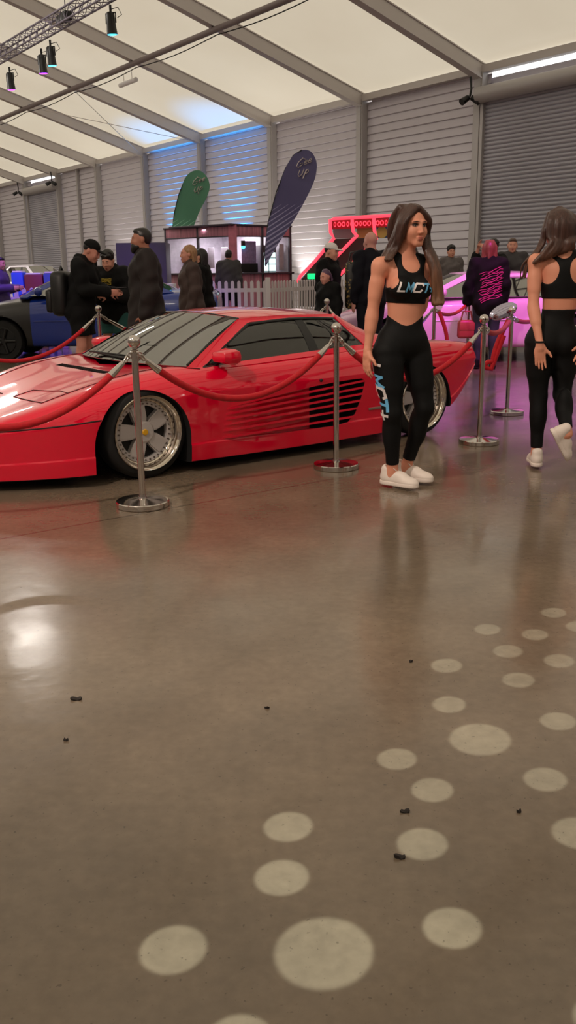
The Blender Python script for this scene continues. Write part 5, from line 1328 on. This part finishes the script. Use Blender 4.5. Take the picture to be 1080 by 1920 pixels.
leop(M_gold); mb=MB(); mb.box((0,0,.32),(.20,.14,.62),bev=.05); mb.build('bag_body',M_gold,tt,60); mb=MB(); mb.tube([(-.06,0,.60),(-.03,0,.74),(.06,0,.76),(.09,0,.62)],.012,8); mb.build('strap',M_black,tt)
t,J=onlooker('person with auburn hair in a black jacket with a pink print, seen from behind',(2.66,12.25,0),1.68,R(168),SK,True,.008,hair_='long',hm=M_hred,top=M_k,hem=.70,g=.045,lk=longlocks(14,.018,.014,.10),bot=M_jean,armL=((.24,.02,1.10),(.27,-.03,.87)))
jk=[c for c in t.children if c.name.startswith('jacket')][0]
def back_print(parent,J,loc):
    bv=tree_of(parent); T=J['Rt']; c=J['waist']; d=Vector(T@A(0,-1,0)); x=Vector(T@A(1,0,0)); rr=random.Random(4); mb=MB()
    for k in range(15):
        y0=-.17+.36*k/14; pts=[]; w0=-.17+rr.uniform(-.02,.02); w1=.10+rr.uniform(-.03,.04)
        for i in range(8):
            u=w0+(w1-w0)*i/7; p=Vector(c)+x*u+Vector((0,0,y0-u*.35+rr.uniform(-.012,.012)))-d*.7; hh=bv.ray_cast(p,d)
            if hh[0] is not None: pts.append(hh[0]-d*.002)
        if len(pts)>2: mb.tube(pts,.0095,5,flat=.5)
    mb.build('print',mat('pink_print',(196,46,122),.6),parent)
back_print(jk,J,None)
bagp=Vector((2.66,12.25,0))+Vector(J['wrL'])+Vector((0,-.04,-.24)); tt=thing('handbag','small red handbag hanging from the hand of the person with auburn hair','handbag',bagp); mb=MB(); mb.box((0,0,-.10),(.24,.10,.24),bev=.035); mb.build('bag_body',mat('red_leather',(172,62,66),.4),tt,60); mb=MB(); mb.tube([(-.08,0,0),(-.05,0,.13),(.05,0,.13),(.08,0,0)],.012,8); mb.build('strap',MATS['red_leather'],tt,60); mb=MB(); mb.box((0,-.052,-.06),(.2,.012,.10),bev=.004); mb.build('flap',MATS['red_leather'],tt)
onlooker('young man with dark curls and a grey overshirt beyond the pink lit car',(3.427,19.451,0),1.78,R(4),hair_='curly',top=M_gr,g=.035,collar=False,bot=M_jean)
t,J=onlooker('young man raising one arm beside the roller door',(3.50,15.8,0),1.78,R(-50),hair_='curly',top=M_k,armR=((-.22,-.18,1.36),(-.10,-.26,1.56)),armL=((.25,-.12,1.32),(.10,-.30,1.52)),sleeve=.3,tn='t_shirt')
onlooker('man in a charcoal jacket standing right of the man raising his arm',(3.90,16.179,0),1.82,R(-10),hair_='short',hm=mat('mid_brown_hair',(84,64,52),.5),top=M_dgr,g=.045)
onlooker('person in a grey jacket standing at the kiosk counter',(-1.24,20.7,0),1.78,R(170),hair_='short',hs=.012,top=M_dgr,g=.045)
onlooker('person in violet light at the far end of the blue car bonnet',(-4.86,15.9,0),1.62,R(80),hair_='short',hs=.012,top=mat('violet_lit_jacket',(70,52,96),.7),g=.04,nod=R(10),**bent)  # violet light put into the colour of a dark jacket
# ------------------------------------------------------------------ light
W=bpy.data.worlds.new('overcast_sky'); SC.world=W; W.use_nodes=True; W.node_tree.nodes['Background'].inputs[0].default_value=(1.,.985,.96,1); W.node_tree.nodes['Background'].inputs[1].default_value=1.62
def lamp(name,kind,loc,target,energy,rgb,**k):
    l=bpy.data.lights.new(name,kind); l.energy=energy; l.color=lin(rgb) if max(rgb)>1 else rgb
    for a,v in k.items(): setattr(l,a,v)
    o=bpy.data.objects.new(name,l); COL.objects.link(o); o.location=loc
    d=Vector(target)-Vector(loc); o.rotation_euler=d.to_track_quat('-Z','Y').to_euler(); return o
# par cans on the truss: a yoke, a barrel, a coloured lens and its beam
def parcan(px,rgb,label,tgt,energy,size=R(24)):
    a,q,z=px; p=G(a,q,z); t=thing('stage_light',label,'stage light',p)
    tgt=p+Vector((.25,.5,-6.5)); aim=(Vector(tgt)-p).normalized(); side=aim.cross(Vector((0,0,1))).normalized()
    mb=MB(); mb.tube([side*.14,side*.14+Vector((0,0,.22)),side*-.14+Vector((0,0,.22)),side*-.14],.018,6); mb.cyl((0,0,.2),(0,0,.40),.03,8); mb.build('yoke',M_black,t)
    mb=MB(); mb.tube([-aim*.24,-aim*.20,aim*.02,aim*.20,aim*.24],[.075,.10,.11,.125,.13],20); mb.build('barrel',M_black,t)
    mb=MB(); M=Matrix.Translation(aim*.243)@aim.to_track_quat('Z','Y').to_matrix().to_4x4(); mb.lathe([(0,.02),(.06,.016),(.118,0)],20,M); mb.build('lens',mat('lens_%d%d%d'%rgb,rgb,.3,emit=rgb,estr=4.),t)
    mb=MB(); mb.tube([Vector((0,0,.3)),side*.22+Vector((0,0,.32)),side*.32+Vector((0,0,.15)),side*.2-aim*.1],.009,6); mb.build('cable',M_black,t)
    lamp('par_beam','SPOT',p+aim*.30,tgt,energy,rgb,spot_size=size,spot_blend=.6,shadow_soft_size=.1)
parcan((21.9,10.55,7.05),(60,190,255),'cyan stage light nearest on the lighting truss',None,300)
parcan((25.9,10.62,7.05),(70,200,255),'cyan stage light beside a violet one on the truss',None,300)
parcan((26.9,10.75,7.03),(170,60,255),'violet stage light beside a cyan one on the truss',None,2200)
parcan((29.7,10.80,7.03),(170,60,255),'violet stage light at the far end of the truss row',None,2200)
# washes: white uplight and cyan uplights against the panel wall, magenta on the pale car, violet on the floor
def uplight(a,q,rgb,energy,label,tz=4.,size=R(60),dz=.18,tq=20.,da=0):
    p=G(a,q,dz); t=thing('floor_uplight',label,'floor light',(p.x,p.y,0)); tg=G(a+da,tq,tz)
    aim=(tg-p).normalized(); mb=MB(); mb.box((0,0,.03),(.22,.22,.06),bev=.01); mb.build('foot',M_black,t); c=Vector((0,0,dz)); mb=MB(); mb.tube([c-aim*.08,c+aim*.08],[.07,.08],14); mb.build('barrel',M_black,t); M=Matrix.Translation(c+aim*.083)@aim.to_track_quat('Z','Y').to_matrix().to_4x4(); mb=MB(); mb.lathe([(0,.01),(.07,0)],14,M); mb.build('lens',mat('lens_%d%d%d'%rgb,rgb,.3,emit=rgb,estr=4.),t)
    lamp('uplight_beam','SPOT',p+aim*.14,tg,energy,rgb,spot_size=size,spot_blend=.8,shadow_soft_size=.08)
uplight(26.7,19.2,(255,246,232),420,'white floor light washing the panel wall behind the navy flag',3.2,R(75))
uplight(31.2,19.5,(40,160,255),4200,'cyan floor light behind the kiosk, nearer one',6.6,R(46))
uplight(36.0,19.5,(40,160,255),4200,'cyan floor light behind the kiosk, farther one',6.6,R(46))
uplight(41.0,19.2,(255,246,232),350,'white floor light washing the far wall panels',3.4,R(75))
def flood(loc,tgt,rgb,energy,label,size=.5,spot=None):
    t=thing('flood_light',label,'flood light',loc); d=(Vector(tgt)-Vector(loc)).normalized(); M=d.to_track_quat('-Z','Y').to_matrix().to_4x4()
    mb=MB(); b=MB(); b.box((0,0,.06),(size,size*.7,.10),bev=.01); mb.add(b.v,b.f,M); mb.build('housing',M_black,t); mb=MB(); mb.cyl((0,0,.05),(0,0,1.2),.02,6); mb.build('hanger',M_black,t)
    if spot: lamp('flood_beam','SPOT',Vector(loc)+d*.06,tgt,energy,rgb,spot_size=spot,spot_blend=.5,shadow_soft_size=size*.4)
    else: lamp('flood_beam','AREA',Vector(loc)+d*.03,tgt,energy,rgb,shape='RECTANGLE',size=size,size_y=size*.7)
flood((2.9,9.4,5.2),(3.2,13.,.6),(255,70,235),1000,'magenta flood light hung above the pale coupe',.4,R(40))
flood((4.5,9.5,5.0),(2.9,9.2,0),(150,70,255),900,'violet flood light hung over the aisle',.4,R(50))
flood((-4.2,13.,5.5),(-4.6,17.5,.8),(140,60,255),1300,'violet flood light hung over the blue coupe',.4,R(60))
flood((-3.6,.6,6.6),(.3,6.2,.9),(255,234,218),1150,'warm flood light added out of view to brighten the women and the red coupe',.4,R(66))  # added key light that brightens the women and the coupe
# lamps added among the rafters to brighten the hall, one for a floor reflection
M_wl=mat('fill_panel_glow',(255,250,240),.5,emit=(255,248,238),estr=3.)
def fill_lamp(a,q,z,energy,rgb=(255,246,236),tgt=None,size=1.2):
    p=G(a,q,z); t=thing('hall_fill_lamp','white lamp added among the rafters overhead to brighten the hall','lamp',p,0,'added hall lamps'); mb=MB(); mb.box((0,0,.05),(size,.35,.08),rot=TH,bev=.01); mb.build('housing',M_beam,t); mb=MB(); mb.cyl((0,0,.08),(0,0,1.2),.012,6); mb.build('hanger',M_beam,t); mb=MB(); mb.box((0,0,.004),(size*.96,.31,.008),rot=TH); mb.build('diffuser',M_wl,t)
    o=lamp('hall_fill_beam','AREA',p-Vector((0,0,.02)),p-Vector((0,0,3)) if tgt is None else tgt,energy,rgb,shape='RECTANGLE',size=size,size_y=.31)
for a,q,e in ((-6,-7,140),(9,-9,140),(24.6,8.2,110),(31,7,520),(38,5,420),(46,6,430),(56,4,430),(-9,12,140)): fill_lamp(a,q,8.2 if a!=24.6 else 8.95,e)
# gobo projector: a slowly turning pattern of round spots on the floor
DOTS=[(1.036,3.327,.05),(.742,3.167,.05),(.905,3.11,.049),(1.089,3.182,.05),(.77,2.964,.053),(.534,2.85,.054),(.926,2.878,.053),(.75,2.732,.054),(.493,2.565,.053),(.798,2.45,.054),(.544,2.348,.089),(.293,2.245,.055),(.366,2.089,.055),(.672,2.133,.057),(-.009,1.936,.060),(.307,1.861,.060),(.686,1.896,.063),(-.024,1.745,.061),(.327,1.579,.060),(-.24,1.527,.067),(.06,1.514,.098),(-.098,1.300,.06),(.56,1.34,.055),(1.24,3.5,.05),(1.0,2.3,.055),(.95,1.7,.06)]
GP=Vector((-1.3,.1,5.6)); gt=thing('gobo_projector','moving head projector overhead casting round spots','projector',GP); mb=MB(); mb.box((0,0,.30),(.34,.34,.16),bev=.03); mb.build('base',M_black,gt); mb=MB(); mb.tube([(-.17,0,.25),(-.19,0,0),(-.17,0,-.03)],.03,8); mb.tube([(.17,0,.25),(.19,0,0),(.17,0,-.03)],.03,8); mb.build('yoke',M_black,gt)
ga=(Vector((.45,2.3,0))-GP).normalized(); mb=MB(); mb.tube([-ga*.16,ga*.12,ga*.16],[.11,.13,.12],18); mb.build('head',M_black,gt); mb=MB(); mb.cyl((0,0,.36),(0,0,2.6),.025,8); mb.build('hanger',M_black,gt)
GL=lamp('gobo_beam','POINT',GP+ga*.22,(.45,2.3,0),1.,(1,1,1),shadow_soft_size=.006); GL.rotation_euler=(0,0,0); GL.data.energy=1700
l=GL.data; l.use_nodes=True; nt=l.node_tree; em=[n for n in nt.nodes if n.type=='EMISSION'][0]; geo=nt.nodes.new('ShaderNodeNewGeometry'); prev=None; src=GP+ga*.22
for (x,y,r) in DOTS:
    d=Vector((x,y,0))-src; L=d.length; d.normalize(); c0=math.cos(math.atan(r*1.0*abs(d.z)**.5/L)); 
    vm=nt.nodes.new('ShaderNodeVectorMath'); vm.operation='DOT_PRODUCT'; vm.inputs[1].default_value=d; nt.links.new(geo.outputs['Incoming'],vm.inputs[0])
    mr=nt.nodes.new('ShaderNodeMapRange'); mr.interpolation_type='SMOOTHSTEP'; wd=(1-c0)*.16; mr.inputs['From Min'].default_value=c0-wd; mr.inputs['From Max'].default_value=c0+wd; nt.links.new(vm.outputs['Value'],mr.inputs['Value'])
    if prev is None: prev=mr.outputs[0]
    else: ad=nt.nodes.new('ShaderNodeMath'); ad.operation='ADD'; nt.links.new(prev,ad.inputs[0]); nt.links.new(mr.outputs[0],ad.inputs[1]); prev=ad.outputs[0]
nt.links.new(prev,em.inputs['Strength']); em.inputs['Color'].default_value=(.82,.95,.86,1)
SC.cycles.max_bounces=7; SC.cycles.diffuse_bounces=4; SC.cycles.glossy_bounces=4; SC.cycles.transparent_max_bounces=10; SC.cycles.sample_clamp_indirect=6
SC.view_settings.exposure=0.
# ------------------------------------------------------------------ camera
cd = bpy.data.cameras.new('camera'); cam = bpy.data.objects.new('camera', cd); COL.objects.link(cam)
cd.sensor_fit = 'VERTICAL'; cd.sensor_height = 24.; cd.lens = 24.*1700/1920; cd.clip_end = 400; cd.clip_start = .05
_p = math.atan(454/1700); _r = .012
_f = Vector((0,math.cos(_p),-math.sin(_p))); _x = Vector((1,0,0)); _u = _x.cross(_f)
_X = _x*math.cos(_r)-_u*math.sin(_r); _U = _u*math.cos(_r)+_x*math.sin(_r)
cam.matrix_world = Matrix.Translation((0,0,1.31)) @ Matrix((_X,_U,-_f)).transposed().to_4x4()
SC.camera = cam
vs_ = SC.view_settings; vs_.view_transform = 'Standard'; vs_.look = 'None'; vs_.gamma = 1; vs_.use_curve_mapping = False
SC.cycles.use_denoising = True
